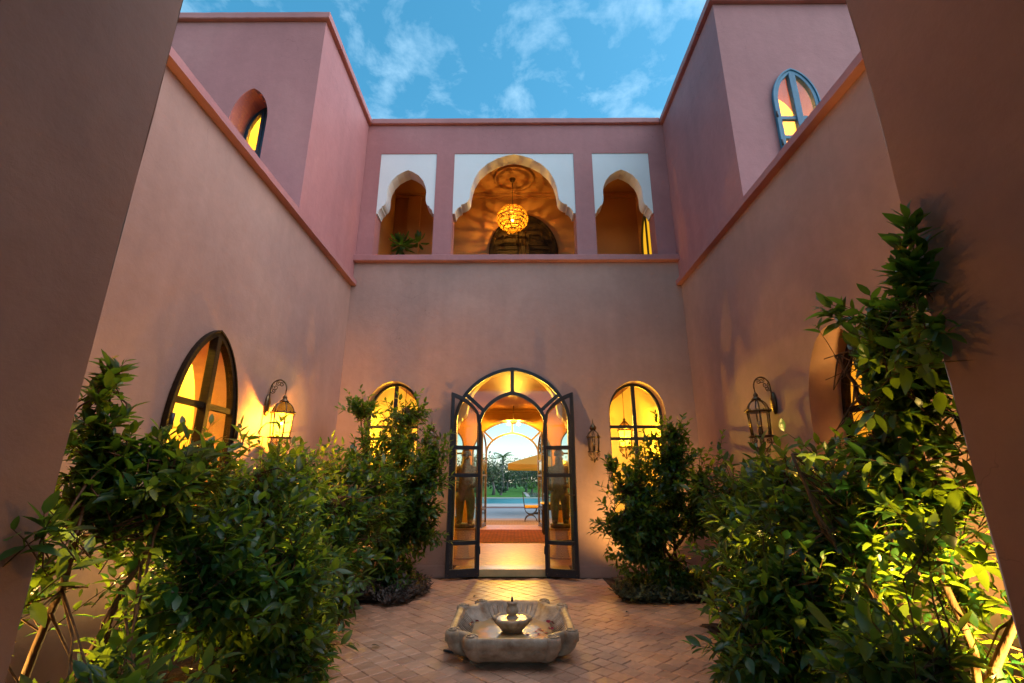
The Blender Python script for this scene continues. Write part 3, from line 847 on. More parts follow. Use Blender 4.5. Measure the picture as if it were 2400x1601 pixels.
# ================================================================== ARCHWAY the photograph is taken from
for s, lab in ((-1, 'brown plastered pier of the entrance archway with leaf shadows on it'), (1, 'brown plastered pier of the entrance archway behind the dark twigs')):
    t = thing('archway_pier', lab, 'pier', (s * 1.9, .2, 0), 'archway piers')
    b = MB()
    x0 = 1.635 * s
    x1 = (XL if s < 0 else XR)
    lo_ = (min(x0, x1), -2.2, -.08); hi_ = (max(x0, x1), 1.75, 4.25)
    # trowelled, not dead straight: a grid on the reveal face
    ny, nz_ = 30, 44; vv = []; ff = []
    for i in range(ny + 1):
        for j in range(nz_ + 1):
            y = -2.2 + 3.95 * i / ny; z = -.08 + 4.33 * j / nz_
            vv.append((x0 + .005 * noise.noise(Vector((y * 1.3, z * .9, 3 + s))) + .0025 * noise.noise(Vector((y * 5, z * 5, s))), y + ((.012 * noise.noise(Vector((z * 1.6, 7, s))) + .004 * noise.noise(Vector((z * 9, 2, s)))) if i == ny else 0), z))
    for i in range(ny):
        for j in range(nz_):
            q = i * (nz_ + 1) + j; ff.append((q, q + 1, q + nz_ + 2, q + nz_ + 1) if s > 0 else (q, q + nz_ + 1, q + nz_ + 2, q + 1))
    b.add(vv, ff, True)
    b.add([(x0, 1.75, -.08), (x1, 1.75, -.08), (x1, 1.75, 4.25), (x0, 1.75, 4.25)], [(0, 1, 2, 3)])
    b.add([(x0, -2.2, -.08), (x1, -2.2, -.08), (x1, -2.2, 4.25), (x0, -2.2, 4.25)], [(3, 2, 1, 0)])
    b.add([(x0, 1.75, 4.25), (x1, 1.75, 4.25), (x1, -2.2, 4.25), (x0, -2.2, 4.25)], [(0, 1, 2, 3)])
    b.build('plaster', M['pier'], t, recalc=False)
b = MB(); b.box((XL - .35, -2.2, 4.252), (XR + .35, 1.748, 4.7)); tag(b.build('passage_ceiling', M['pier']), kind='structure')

# ================================================================== HALL behind the door
HX, HY, HZ = 2.48, 13.5, 3.2
hf = MB(); hf.box((-HX, YF + .351, -.09), (HX, HY + .35, .10)); hall_floor = hf.build('hall_floor', M['tilein']); tag(hall_floor, kind='structure')
hall = thing('hall', 'ochre hall seen through the open glazed door with a far garden arch', 'room', (0, 10, .1))
M['hall'] = mat('hall_plaster', (0.24, 0.10, 0.022), 0.55, 0.3, var=0.06, vscale=1.6, bump=0.1, bscale=8)
b = MB(); b.box((-HX, YF + .352, HZ), (HX, HY, HZ + .04)); b.build('ceiling', M['hall'], hall)
HF = FM(HY)
FC = -.06
fo = arch(FC, 1.12, .1, 2.0, 2.92, .12, 16)
fw_l = arch(-1.85, .43, .30, 2.2, 2.72, .25); fw_r = arch(1.72, .43, .30, 2.2, 2.72, .25)
b = MB(); b.slab([(-HX, .1)] + fo + [(HX, .1), (HX, HZ), (-HX, HZ)], [fw_l, fw_r], HF, 0, .35); b.build('far_wall', M['hall'], hall)
b = MB(); b.rect(-HX + .001, HZ - .09, HX - .001, HZ - .001, HF, -.05, -.001); b.rect(-HX + .001, HZ - .05, HX - .001, HZ - .002, HF, -.11, -.0505); b.build('cornice', M['hall'], hall)
for s in (-1, 1):
    b = MB(); b.rect(YF + .352, .1, HY, HZ, RM(HX) if s > 0 else LM(-HX), 0, .08); b.build('end_wall', M['cream'], hall)
window(hall, HF, -1.85, .428, .302, 2.2, 2.718, .25, (1.2, 2.0), .04, .10, .15, M['black'], mw=.05)
window(hall, HF, 1.72, .428, .302, 2.2, 2.718, .25, (1.2, 2.0), .04, .10, .15, M['black'], mw=.05)
# far door: outer ring, inner pointed ring, radial bars, leaves folded back
fd = empty('garden_door', (FC, HY, .1), hall)
M['rust'] = mat('brown_painted_metal', (.05, .03, .02), .4, .4)
f2 = inset(fo, .045, .1)
b = MB(); b.ring(fo, f2, HF, .0, .06, closed=False); b.build('outer_arch', M['rust'], fd)
fi = arch(FC, .70, .1, 2.0, 2.53, .2, 16); fio = inset(fi, -.05, .1)
b = MB(); b.ring(fio, fi, HF, .003, .057, closed=False); b.build('inner_arch', M['rust'], fd)
b = MB(); b.bar((FC, 2.56), (FC, 2.89), .05, HF, .006, .054); b.build('radial_bar', M['rust'], fd)
for s in (-1, 1):
    b = MB(); b.bar((FC + s * .56, 2.37), (FC + s * .80, 2.60), .05, HF, .006, .054); b.build('radial_bar', M['rust'], fd)
    # leaf, swung 100 degrees into the hall
    lf = empty('garden_door_leaf', (FC + s * .70, HY, .1), hall)
    def lm(u, w, d, s=s):
        a = R(96); return (FC + s * (.72 + u * math.cos(PI - a) * 1 + d), HY - .03 - u * math.sin(a), w)
    cv = [(.70 * q / 8, (arch_z(fi, FC - max(.70 - .70 * q / 8, .001)) or 2.0)) for q in range(1, 9)]
    o_ = [(0, .12), (0, 2.0)] + cv + [(.70, .12)]
    i_ = [(.045, .20), (.045, 1.98)] + [(.045 + (p[0]) * .61 / .70, p[1] - .055) for p in cv] + [(.655, .20)]
    b = MB(); b.ring(o_, i_, lm, -.02, .02); b.build('frame', M['rust'], lf)
    for z in (.55, 1.4, 1.78):
        b = MB(); b.rect(.045, z - .022, .655, z + .022, lm, -.017, .017); b.build('rail', M['rust'], lf)
    for z0_, z1_ in ((.20, .528), (.572, 1.378), (1.422, 1.758)):
        b = MB(); b.rect(.045, z0_, .655, z1_, lm, -.002, .002); b.build('pane', M['glass'], lf)
# lobed inner arch just behind the glazed door
pr = [(.87, 2.05), (.845, 2.05), (.84, 2.09), (.82, 2.14), (.785, 2.165), (.785, 2.20), (.745, 2.215), (.715, 2.26), (.705, 2.32), (.69, 2.42), (.62, 2.60), (.50, 2.75), (.34, 2.87), (.15, 2.94), (0, 2.965)]
pl = [(DC + .87, .10)] + [(DC + x, z) for x, z in pr] + [(DC - x, z) for x, z in reversed(pr[:-1])] + [(DC - .87, .10)]
pl = pl + [(DC - 1.25, .10), (DC - 1.25, 3.15), (DC + 1.25, 3.15), (DC + 1.25, .10)]
b = MB(); b.slab(pl, [], FM(YF + .353), 0, .24); b.build('lobed_arch', M['cream'], hall)

# runner rugs, statues on chevron pedestals, console table
def rug(name, label, x0, x1, y0, y1, z, m):
    b = MB(); nx, ny = 10, 14; vv = []; ff = []
    r4 = random.Random(7)
    for i in range(nx + 1):
        for j in range(ny + 1):
            vv.append((x0 + (x1 - x0) * i / nx, y0 + (y1 - y0) * j / ny + (r4.uniform(-.02, .02) if j in (0, ny) else 0), z + .012 + r4.uniform(0, .004)))
    for i in range(nx):
        for j in range(ny):
            q = i * (ny + 1) + j; ff.append((q, q + ny + 1, q + ny + 2, q + 1))
    b.add(vv, ff, True)
    t = thing(name, label, 'rug', ((x0 + x1) / 2, (y0 + y1) / 2, z))
    b.build('pile', m, t, recalc=False)
    b = MB()
    for k in range(60):
        x = x0 + (x1 - x0) * (k + .5) / 60
        for y, dy_ in ((y0, -.05), (y1, .05)):
            b.box((x - .006, min(y, y + dy_), z + .001), (x + .006, max(y, y + dy_), z + .007))
    tag(b.build('fringe', M['rugf'], t), kind='stuff')
M['rugf'] = mat('rug_fringe', (.35, .22, .12), .9, .1)
def rugmat(name, c1, c2, c3, sc_):
    m = bpy.data.materials.new(name); m.use_nodes = True; t = m.node_tree; p = t.nodes['Principled BSDF']; lk = t.links.new
    p.inputs['Roughness'].default_value = .95; p.inputs['Specular IOR Level'].default_value = .1
    c = t.nodes.new('ShaderNodeTexCoord'); mp = t.nodes.new('ShaderNodeMapping'); mp.inputs['Scale'].default_value = sc_
    br = t.nodes.new('ShaderNodeTexBrick'); br.inputs['Color1'].default_value = (*c1, 1); br.inputs['Color2'].default_value = (*c2, 1); br.inputs['Mortar'].default_value = (*c3, 1)
    br.inputs['Scale'].default_value = 1; br.inputs['Mortar Size'].default_value = .06
    nz = t.nodes.new('ShaderNodeTexNoise'); nz.inputs['Scale'].default_value = 14
    lk(c.outputs['Object'], mp.inputs[0]); lk(mp.outputs[0], br.inputs[0])
    mm = t.nodes.new('ShaderNodeMix'); mm.data_type = 'RGBA'; mm.blend_type = 'MULTIPLY'; mm.inputs['Factor'].default_value = .6
    lk(c.outputs['Object'], nz.inputs['Vector']); lk(br.outputs[0], mm.inputs['A']); lk(nz.outputs['Fac'], mm.inputs['B']); lk(mm.outputs['Result'], p.inputs['Base Color'])
    return m
rug('woven_rug', 'dark red woven rug on the hall floor beyond the glazed door', -.95, .95, 9.9, 12.4, .10, rugmat('red_rug', (.30, .075, .03), (.16, .045, .02), (.10, .03, .02), (3.2, 2.4, 1)))

def chevmat():
    m = bpy.data.materials.new('chevron_inlay'); m.use_nodes = True; t = m.node_tree; p = t.nodes['Principled BSDF']; lk = t.links.new
    p.inputs['Roughness'].default_value = .5
    c = t.nodes.new('ShaderNodeUVMap')
    s = t.nodes.new('ShaderNodeSeparateXYZ'); lk(c.outputs[0], s.inputs[0])
    def mth(op, a, b_=None):
        n = t.nodes.new('ShaderNodeMath'); n.operation = op
        for k, v in enumerate((a, b_)):
            if v is None: continue
            if isinstance(v, (int, float)): n.inputs[k].default_value = v
            else: lk(v, n.inputs[k])
        return n.outputs[0]
    tri = mth('ABSOLUTE', mth('SUBTRACT', s.outputs[0], .5))
    v = mth('FRACT', mth('MULTIPLY', mth('ADD', mth('MULTIPLY', tri, 2.0), s.outputs[1]), 5.5))
    st = mth('GREATER_THAN', v, .5)
    mx_ = t.nodes.new('ShaderNodeMix'); mx_.data_type = 'RGBA'; mx_.inputs['A'].default_value = (.16, .055, .018, 1); mx_.inputs['B'].default_value = (.66, .47, .24, 1)
    lk(st, mx_.inputs['Factor']); lk(mx_.outputs['Result'], p.inputs['Base Color'])
    return m
M['chev'] = chevmat()
M['pwood'] = mat('pedestal_wood', (.20, .085, .03), .5, .4, var=.2, vscale=12)
M['carved'] = mat('carved_brown_wood', (.045, .020, .008), .6, .3, var=.5, vscale=11, bump=.8, bscale=22)
def pedestal(x, y, label):
    t = thing('pedestal', label, 'pedestal', (x, y, .1), 'chevron pedestals')
    prof = [(.21, .0), (.155, .205), (.21, .41)]
    vv, ff, uv = [], [], []
    n = 6
    me = bpy.data.meshes.new('body')
    for k in range(n):
        a0 = 2 * PI * k / n; a1 = 2 * PI * (k + 1) / n
        for q in range(2):
            (r0, z0), (r1, z1) = prof[q], prof[q + 1]
            o = len(vv)
            vv += [(r0 * math.cos(a0), r0 * math.sin(a0), z0), (r0 * math.cos(a1), r0 * math.sin(a1), z0), (r1 * math.cos(a1), r1 * math.sin(a1), z1), (r1 * math.cos(a0), r1 * math.sin(a0), z1)]
            ff.append((o, o + 1, o + 2, o + 3))
            v0, v1 = (0, 1) if q == 0 else (1, 0)
            uv += [(0, v0), (1, v0), (1, v1), (0, v1)]
    me.from_pydata(vv, [], ff); l = me.uv_layers.new(name='UVMap')
    for k, c in enumerate(uv): l.data[k].uv = c
    me.materials.append(M['chev'])
    o = bpy.data.objects.new('body', me); COL.objects.link(o); o.parent = t
    b = MB(); b.lathe([(.215, .411), (.222, .416), (.222, .432), (.215, .437)], 6, (x, y, .1), smooth=False); b.build('top_board', M['pwood'], t)
    b = MB(); b.lathe([(.215, .0005), (.22, .004), (.216, .012)], 6, (x, y, .1), smooth=False); b.build('base_board', M['pwood'], t)

def skin_mesh(name, pts, edges, m, parent, sub=2):
    me = bpy.data.meshes.new(name)
    me.from_pydata([p[:3] for p in pts], edges, [])
    o = bpy.data.objects.new(name, me); COL.objects.link(o)
    o.modifiers.new('skin', 'SKIN')
    if not me.skin_vertices: me.skin_vertices.new()
    for i, p in enumerate(pts):
        rr = p[3] if isinstance(p[3], tuple) else (p[3], p[3])
        me.skin_vertices[0].data[i].radius = rr
        me.skin_vertices[0].data[i].use_root = (i == 0)
    s = o.modifiers.new('sub', 'SUBSURF'); s.levels = s.render_levels = sub
    bpy.context.view_layer.update()
    ev = o.evaluated_get(bpy.context.evaluated_depsgraph_get())
    m2 = bpy.data.meshes.new_from_object(ev)
    o.modifiers.clear(); o.data = m2; m2.name = name
    m2.polygons.foreach_set('use_smooth', [True] * len(m2.polygons))
    m2.materials.clear(); m2.materials.append(m)
    if parent: o.parent = parent
    return o

def statue(x, y, z, flip, label):
    t = thing('statue', label, 'statue', (x, y, z), 'carved statues')
    f = flip
    pts = [(0, 0, .62, (.105, .085)), (0, 0, .78, (.085, .07)), (0, -.01, .95, (.125, .085)), (0, 0, 1.07, (.06, .055)), (0, -.01, 1.16, (.07, .08)), (0, -.005, 1.27, (.055, .065)),
           (.075, 0, .50, .082), (.085, -.02 * f, .28, .062), (.08, .02, .06, .045), (.085, -.07, .03, .035),
           (-.075, 0, .50, .082), (-.085, -.04 * f, .28, .062), (-.08, .0, .06, .045), (-.085, -.09, .03, .035),
           (.15, 0, 1.0, .048), (.19, .01, .80, .038), (.13, -.09, .68, .03), (.07, -.12, .70, .026),
           (-.15, 0, 1.0, .048), (-.19, .01, .80, .038), (-.15, -.08, .64, .03), (-.09, -.11, .60, .026)]
    ed = [(0, 1), (1, 2), (2, 3), (3, 4), (4, 5), (0, 6), (6, 7), (7, 8), (8, 9), (0, 10), (10, 11), (11, 12), (12, 13), (2, 14), (14, 15), (15, 16), (16, 17), (2, 18), (18, 19), (19, 20), (20, 21)]
    skin_mesh('figure', [(p[0] * 1.08, p[1] * 1.1, (p[2] + .05) * .86, tuple(q * 1.12 for q in p[3]) if isinstance(p[3], tuple) else p[3] * 1.15) for p in pts], ed, M['carved'], t)
    b = MB(); b.lathe([(.15, 0), (.165, .01), (.165, .055), (.15, .065)], 20, (x, y, z)); b.build('base', M['carved'], t)
    b = MB(); b.lathe([(.075, 1.30), (.085, 1.33), (.078, 1.37), (.05, 1.41), (0, 1.42)], 16, (x, y, z)); b.v = [(v[0], v[1], z + (v[2] - z) * .86) for v in b.v]; b.build('headdress', M['carved'], t)
    b = MB(); b.add([(x - .012, y - .085, z + 1.19), (x + .012, y - .085, z + 1.19), (x, y - .075, z + 1.25), (x, y - .115, z + 1.195)], [(0, 1, 3), (0, 3, 2), (1, 2, 3)])
    for s in (-1, 1): b.sphere((x + s * .03, y - .078, z + 1.245), (.014, .008, .007), 8, 5)
    b.sphere((x, y - .083, z + 1.165), (.022, .01, .008), 8, 5)
    b.v = [(v[0], v[1] - .008, z + (v[2] - z) * .86 + .04) for v in b.v]; b.build('face_carving', M['carved'], t)
for x, lab, lab2 in ((-.80, 'six sided chevron pedestal behind the left door leaf', 'carved brown wooden figure behind the left door leaf'), (.74, 'six sided chevron pedestal behind the right door leaf', 'carved brown wooden figure behind the right door leaf')):
    pedestal(x, 8.08, lab); statue(x, 8.08, .5375, 1 if x > 0 else -1, lab2)
t = thing('console_table', 'dark console table with a pale top inside the hall', 'table', (1.05, 11.4, .1))
b = MB(); b.box((.60, 11.2, .75), (1.5, 11.7, .785)); b.build('top', mat('marble_top', (.6, .55, .45), .2, .5, var=.15, vscale=6), t, bevel=.005)
b = MB(); b.box((.64, 11.24, .62), (1.46, 11.66, .749)); b.build('apron', M['wood'], t)
for x in (.66, 1.44):
    for y in (11.26, 11.64):
        b = MB(); b.box((x - .025, y - .025, .10), (x + .025, y + .025, .619)); b.build('leg', M['wood'], t)

# pendant lamp with flat petal shade near the garden door
hl = thing('pendant_lamp', 'glowing lamp with flat brass petal shade before the garden door', 'lamp', (-.02, 12.7, HZ))
hc = (-.02, 12.7, 2.72)
b = MB(); b.tube([(hc[0], hc[1], HZ - .001), (hc[0], hc[1], hc[2] + .07)], .012, 8); b.build('rod', M['brass'], hl)
for k in range(8):
    a = 2 * PI * k / 8; ca, sa = math.cos(a), math.sin(a)
    vv = []
    for (u, v, w) in ((.05, -.02, .07), (.28, -.11, .06), (.55, 0, .045), (.28, .11, .06), (.05, .02, .07)):
        vv.append((hc[0] + u * ca - v * sa, hc[1] + u * sa + v * ca, hc[2] + w))
    vv += [(x, y, z + .006) for x, y, z in vv]
    b = MB(); b.add(vv, [(0, 1, 2, 3, 4), (9, 8, 7, 6, 5)] + [(i, (i + 1) % 5, 5 + (i + 1) % 5, 5 + i) for i in range(5)]); b.build('shade_petal', M['brass'], hl)
M['bulb_hall'] = emit('hall_bulb', (1.0, .53, .05), 2000)
for dx_ in (-.13, .13):
    b = MB(); b.sphere((hc[0] + dx_, hc[1], hc[2]), .045, 12, 8); b.build('bulb', M['bulb_hall'], hl)
    b = MB(); b.tube([(hc[0] + dx_, hc[1], hc[2] + .045), (hc[0] + dx_ * .6, hc[1], hc[2] + .066)], .014, 8); b.build('lamp_holder', M['brass'], hl)

# ================================================================== LANTERNS
def spiral(c, r0, r1, a0, turns, ax, az, n=22):
    """flat spiral in the plane of the vectors ax, az"""
    p = []
    for i in range(n + 1):
        t = i / n; r = r0 + (r1 - r0) * t; a = a0 + turns * 2 * PI * t
        p.append(tuple(c[k] + r * math.cos(a) * ax[k] + r * math.sin(a) * az[k] for k in range(3)))
    return p

def lantern(name, label, c, out_v, lit, bulb, group, scale=1.0, bracket=True, pane=None, nb=6, spike=False):
    """c: centre of the body; out_v: unit vector out of the wall (towards the court)"""
    x, y, z = c; S = scale
    t = thing(name, label, 'lantern', c, group)
    ov = Vector(out_v); sv = Vector((-ov.y, ov.x, 0))
    P = lambda r, a, h: (x + r * S * math.cos(a), y + r * S * math.sin(a), z + h * S)
    nb_ = nb
    b = MB(); b.lathe([(.094 * S, -.16 * S), (.120 * S, -.155 * S), (.120 * S, -.142 * S), (.094 * S, -.14 * S)], nb_ * 2, c, ang=.2); b.build('base_plate', M['brass'], t)
    b = MB()
    for k in range(nb_):
        a0 = 2 * PI * k / nb_ + .2
        b.tube([P(.092, a0, -.145), P(.108, a0, .095)], .0075 * S, 6)
        b.tube([P(.106 * math.cos(q * PI / 2 / 6) + .002, a0, .10 + .125 * math.sin(q * PI / 2 / 6)) for q in range(6)], .007 * S, 6)
    b.build('ribs', M['brass'], t)
    for k in range(nb_):
        a0 = 2 * PI * k / nb_ + .2; a1 = a0 + 2 * PI / nb_
        b = MB(); b.add([P(.088, a0, -.143), P(.088, a1, -.143), P(.104, a1, .095), P(.104, a0, .095)], [(0, 1, 2, 3)]); b.build('pane', pane, t, recalc=False)
        vv = []; ff = []
        for q in range(6):
            r_ = .102 * math.cos(q * PI / 2 / 5.6); h_ = .105 + .118 * math.sin(q * PI / 2 / 5.6)
            vv += [P(r_, a0, h_), P(r_, a1, h_)]
        for q in range(5): ff.append((2 * q, 2 * q + 1, 2 * q + 3, 2 * q + 2))
        b = MB(); b.add(vv, ff, True); b.build('dome_pane', pane, t, recalc=False)
    b = MB(); b.lathe([(.106 * S, .092 * S), (.122 * S, .095 * S), (.124 * S, .108 * S), (.110 * S, .112 * S)], nb_ * 4, c); 
    for k in range(12):
        a0 = 2 * PI * k / 12; b.sphere(P(.122, a0, .115), .008 * S, 6, 4)
    b.build('collar', M['brass'], t)
    b = MB(); b.lathe([(.045 * S, .222 * S), (.05 * S, .228 * S), (.03 * S, .245 * S), (.018 * S, .26 * S), (.026 * S, .272 * S), (.012 * S, .29 * S), (.004 * S, .305 * S), (0, .306 * S)], 14, c); b.build('finial', M['brass'], t)
    b = MB()                                              # scrolled foot
    for k in range(6):
        a0 = 2 * PI * k / 6 + .2; ax = (math.cos(a0), math.sin(a0), 0); az = (0, 0, 1)
        b.tube([P(.105, a0, -.16), P(.112, a0, -.20), P(.085, a0, -.235), P(.04, a0, -.27), P(.012, a0, -.32)], .005 * S, 5)
        b.tube(spiral(P(.075, a0, -.195), .026 * S, .006 * S, 1.2, 1.3, ax, az, 14), .0042 * S, 5)
        b.tube(spiral(P(.05, a0, -.285), .026 * S, .006 * S, 2.5, -1.3, ax, az, 14), .0042 * S, 5)
    b.sphere(P(0, 0, -.325), .014 * S, 8, 5)
    b.build('scroll_foot', M['brass'], t)
    b = MB(); b.tube([P(0, 0, -.155), P(0, 0, -.05)], .012 * S, 8); b.build('candle_tube', M['brass'], t)
    b = MB(); b.sphere(P(0, 0, -.01), (.016 * S, .016 * S, .024 * S), 10, 7); b.build('bulb', bulb, t)
    if bracket:
        bx = Vector(c) - ov * .185
        b = MB()
        Mx = Matrix.Translation((bx.x + ov.x * .006, bx.y + ov.y * .006, z + .16)) 
        vv = []; n = 20
        for q, (sc2, dd) in enumerate(((1, 0), (1.0, .012), (.82, .024), (0.45, .03))):
            for k in range(n):
                a = 2 * PI * k / n
                p = Vector((bx.x, bx.y, z + .19)) + ov * (dd + .001) + sv * (.045 * sc2 * math.cos(a)) + Vector((0, 0, .115 * sc2 * math.sin(a)))
                vv.append(p)
        ff = [tuple(range(n))[::-1], tuple(range(3 * n, 4 * n))]
        for q in range(3):
            for k in range(n): ff.append((q * n + k, q * n + (k + 1) % n, q * n + n + (k + 1) % n, q * n + n + k))
        b.add(vv, ff, True); b.build('backplate', M['brass'], t)
        b = MB()
        az = (0, 0, 1); ax = tuple(ov)
        A_ = Vector((bx.x, bx.y, z + .215)) + ov * .03
        pth = []
        for q in range(19):
            a = PI * 1.08 * q / 18
            pth.append(Vector((bx.x, bx.y, z + .36)) + ov * (.105 - .085 * math.cos(a)) + Vector((0, 0, .10 * math.sin(a))))
        pth = [A_, A_ * .5 + pth[0] * .5 - ov * .006] + pth
        b.tube(pth, .0075, 7)
        e = pth[-1]
        for cc, r_, a0, tn in ((pth[5] + ov * .035 - Vector((0, 0, .035)), .032, 2.4, 1.4), (pth[10] + Vector((0, 0, -.036)), .03, 1.6, 1.4), (pth[15] - ov * .034 - Vector((0, 0, .012)), .028, .4, 1.4), (pth[2] + ov * .03 - Vector((0, 0, .02)), .028, 3.0, 1.4)):
            b.tube(spiral(tuple(cc), r_, .006, a0, tn, ax, az, 20), .0045, 6)
        b.tube([e, e - Vector((0, 0, .02)), (x, y, z + .325 * S), (x, y, z + .30 * S)], .005, 6)
        b.build('bracket', M['brass'], t)
    elif spike:
        b = MB(); b.tube([P(0, 0, .30), P(0, 0, .36), P(0, 0, .43)], [.016 * S, .012 * S, .002 * S], 8); b.lathe([(.05 * S, .235 * S), (.062 * S, .26 * S), (.05 * S, .30 * S), (.02 * S, .335 * S), (.005 * S, .37 * S)], 12, c); b.build('spire', M['brass'], t)
        b = MB(); b.tube([Vector(c) + Vector((0, 0, .26 * S)), Vector(c) - ov * .13 + Vector((0, 0, .26 * S))], .008, 6); b.tube([Vector(c) + Vector((0, 0, -.15 * S)), Vector(c) - ov * .13 + Vector((0, 0, -.15 * S))], .008, 6); b.build('wall_arm', M['brass'], t)
    return t
M['off'] = mat('unlit_bulb', (.6, .55, .45), .3, .5)
M['bulb_lan'] = emit('lantern_bulb', (1.0, .52, .07), 12500)
M['bulb_in'] = emit('hall_lantern_bulb', (1.0, .60, .04), 22000)
lantern('wall_lantern', 'lit domed lantern glowing on a scrolled bracket beside the dark pointed window', (XL + .19, 4.95, 1.83), (1, 0, 0), True, M['bulb_lan'], 'courtyard wall lanterns', 1.0, pane=M['pebbled'])
lantern('wall_lantern', 'unlit domed lantern on a scrolled bracket, half hidden by the shrubs', (XR - .19, 4.84, 1.83), (-1, 0, 0), False, M['off'], 'courtyard wall lanterns', 1.0, pane=M['clear'])
lantern('wall_lantern', 'small dark unlit lantern with a spire between door and arched window', (1.13, YF - .14, 1.77), (0, -1, 0), False, M['off'], 'small door lanterns', .80, bracket=False, pane=M['clear'], spike=True)
lantern('wall_lantern', 'small dark lantern buried in the shrub between window and door', (-1.19, YF - .14, 1.77), (0, -1, 0), False, M['off'], 'small door lanterns', .80, bracket=False, pane=M['clear'], spike=True)
for s, lb in ((-1, 'lit brass lantern hanging inside the arched window with the shrub across it'), (1, 'lit brass lantern hanging inside the arched window next to the small dark lantern')):
    c = (s * 1.92, 8.3, 1.98)
    hlan = lantern('hall_lantern', lb, c, (0, -1, 0), True, M['bulb_in'], 'lanterns inside the arched windows', 1.1, bracket=False, pane=M['pebbled'])
    b = MB(); b.tube([(c[0], c[1], c[2] + .33), (c[0], c[1], HZ)], .006, 6); b.build('chain_rod', M['brass'], hlan)

# gallery globe pendant
gc = Vector((-.03, 8.14, 6.16)); GR = .295
gp = thing('globe_pendant', 'round beaded globe lamp hanging in the upper middle arch', 'lamp', (gc.x, gc.y, GZ))
b = MB(); b.lathe([(.06, -.001), (.062, -.03), (.045, -.075), (.012, -.10)], 20, (gc.x, gc.y, GZ)); b.build('ceiling_cap', M['brass'], gp)
b = MB(); b.tube([(gc.x, gc.y, GZ - .09), (gc.x, gc.y, gc.z + GR * .82)], .008, 8); b.build('rod', M['brass'], gp)
b = MB(); r5 = random.Random(11)
for k in range(9):
    ph = PI * (k + 1) / 10
    r_, h_ = GR * math.sin(ph), GR * .84 * math.cos(ph)
    tl = (r5.uniform(-.25, .25), r5.uniform(-.25, .25))
    b.tube([(gc.x + r_ * math.cos(a), gc.y + r_ * math.sin(a), gc.z + h_ + r_ * .12 * (tl[0] * math.cos(a) + tl[1] * math.sin(a))) for a in [2 * PI * q / 28 for q in range(28)]], .010, 5, closed=True)
for k in range(6):
    a = 2 * PI * k / 6 + .3
    b.tube([(gc.x + GR * math.sin(p_) * math.cos(a), gc.y + GR * math.sin(p_) * math.sin(a), gc.z + GR * .84 * math.cos(p_)) for p_ in [.12 + (PI - .24) * q / 14 for q in range(15)]], .0095, 5)
b.build('wire_cage', M['iron'], gp)
M['bead'] = glass('amber_beads', (1, .80, .40), haze=(1.0, .74, .26))
b = MB()
for k in range(1900):
    u = r5.uniform(-.97, .97); a = r5.uniform(0, 2 * PI); s_ = math.sqrt(1 - u * u)
    p = gc + Vector((s_ * math.cos(a) * GR, s_ * math.sin(a) * GR, u * GR * .84)) * r5.uniform(.96, 1.03)
    q = r5.uniform(.007, .013)
    b.add([p + Vector((q, 0, 0)), p + Vector((-q, 0, 0)), p + Vector((0, q, 0)), p + Vector((0, -q, 0)), p + Vector((0, 0, q * 1.3)), p - Vector((0, 0, q * 1.3))], [(0, 2, 4), (2, 1, 4), (1, 3, 4), (3, 0, 4), (2, 0, 5), (1, 2, 5), (3, 1, 5), (0, 3, 5)])
for k in range(90):
    a = r5.uniform(0, 2 * PI); r_ = r5.uniform(0, .12); p = gc + Vector((r_ * math.cos(a), r_ * math.sin(a), -GR * .86 - r5.uniform(0, .05)))
    q = .008; b.add([p + Vector((q, 0, 0)), p + Vector((-q, 0, 0)), p + Vector((0, q, 0)), p + Vector((0, -q, 0)), p + Vector((0, 0, q * 1.8)), p - Vector((0, 0, q * 1.8))], [(0, 2, 4), (2, 1, 4), (1, 3, 4), (3, 0, 4), (2, 0, 5), (1, 2, 5), (3, 1, 5), (0, 3, 5)])
tag(b.build('beads', M['bead'], gp, recalc=False), kind='stuff')
M['bulb_gal'] = emit('gallery_bulb', (1.0, .52, .08), 1100)
b = MB(); b.sphere(tuple(gc - Vector((0, 0, .03))), (.021, .021, .026), 12, 8); b.build('bulb', M['bulb_gal'], gp)
b = MB(); b.tube([gc + Vector((0, 0, .03)), gc + Vector((0, 0, GR * .84))], .014, 8); b.build('lamp_holder', M['brass'], gp)

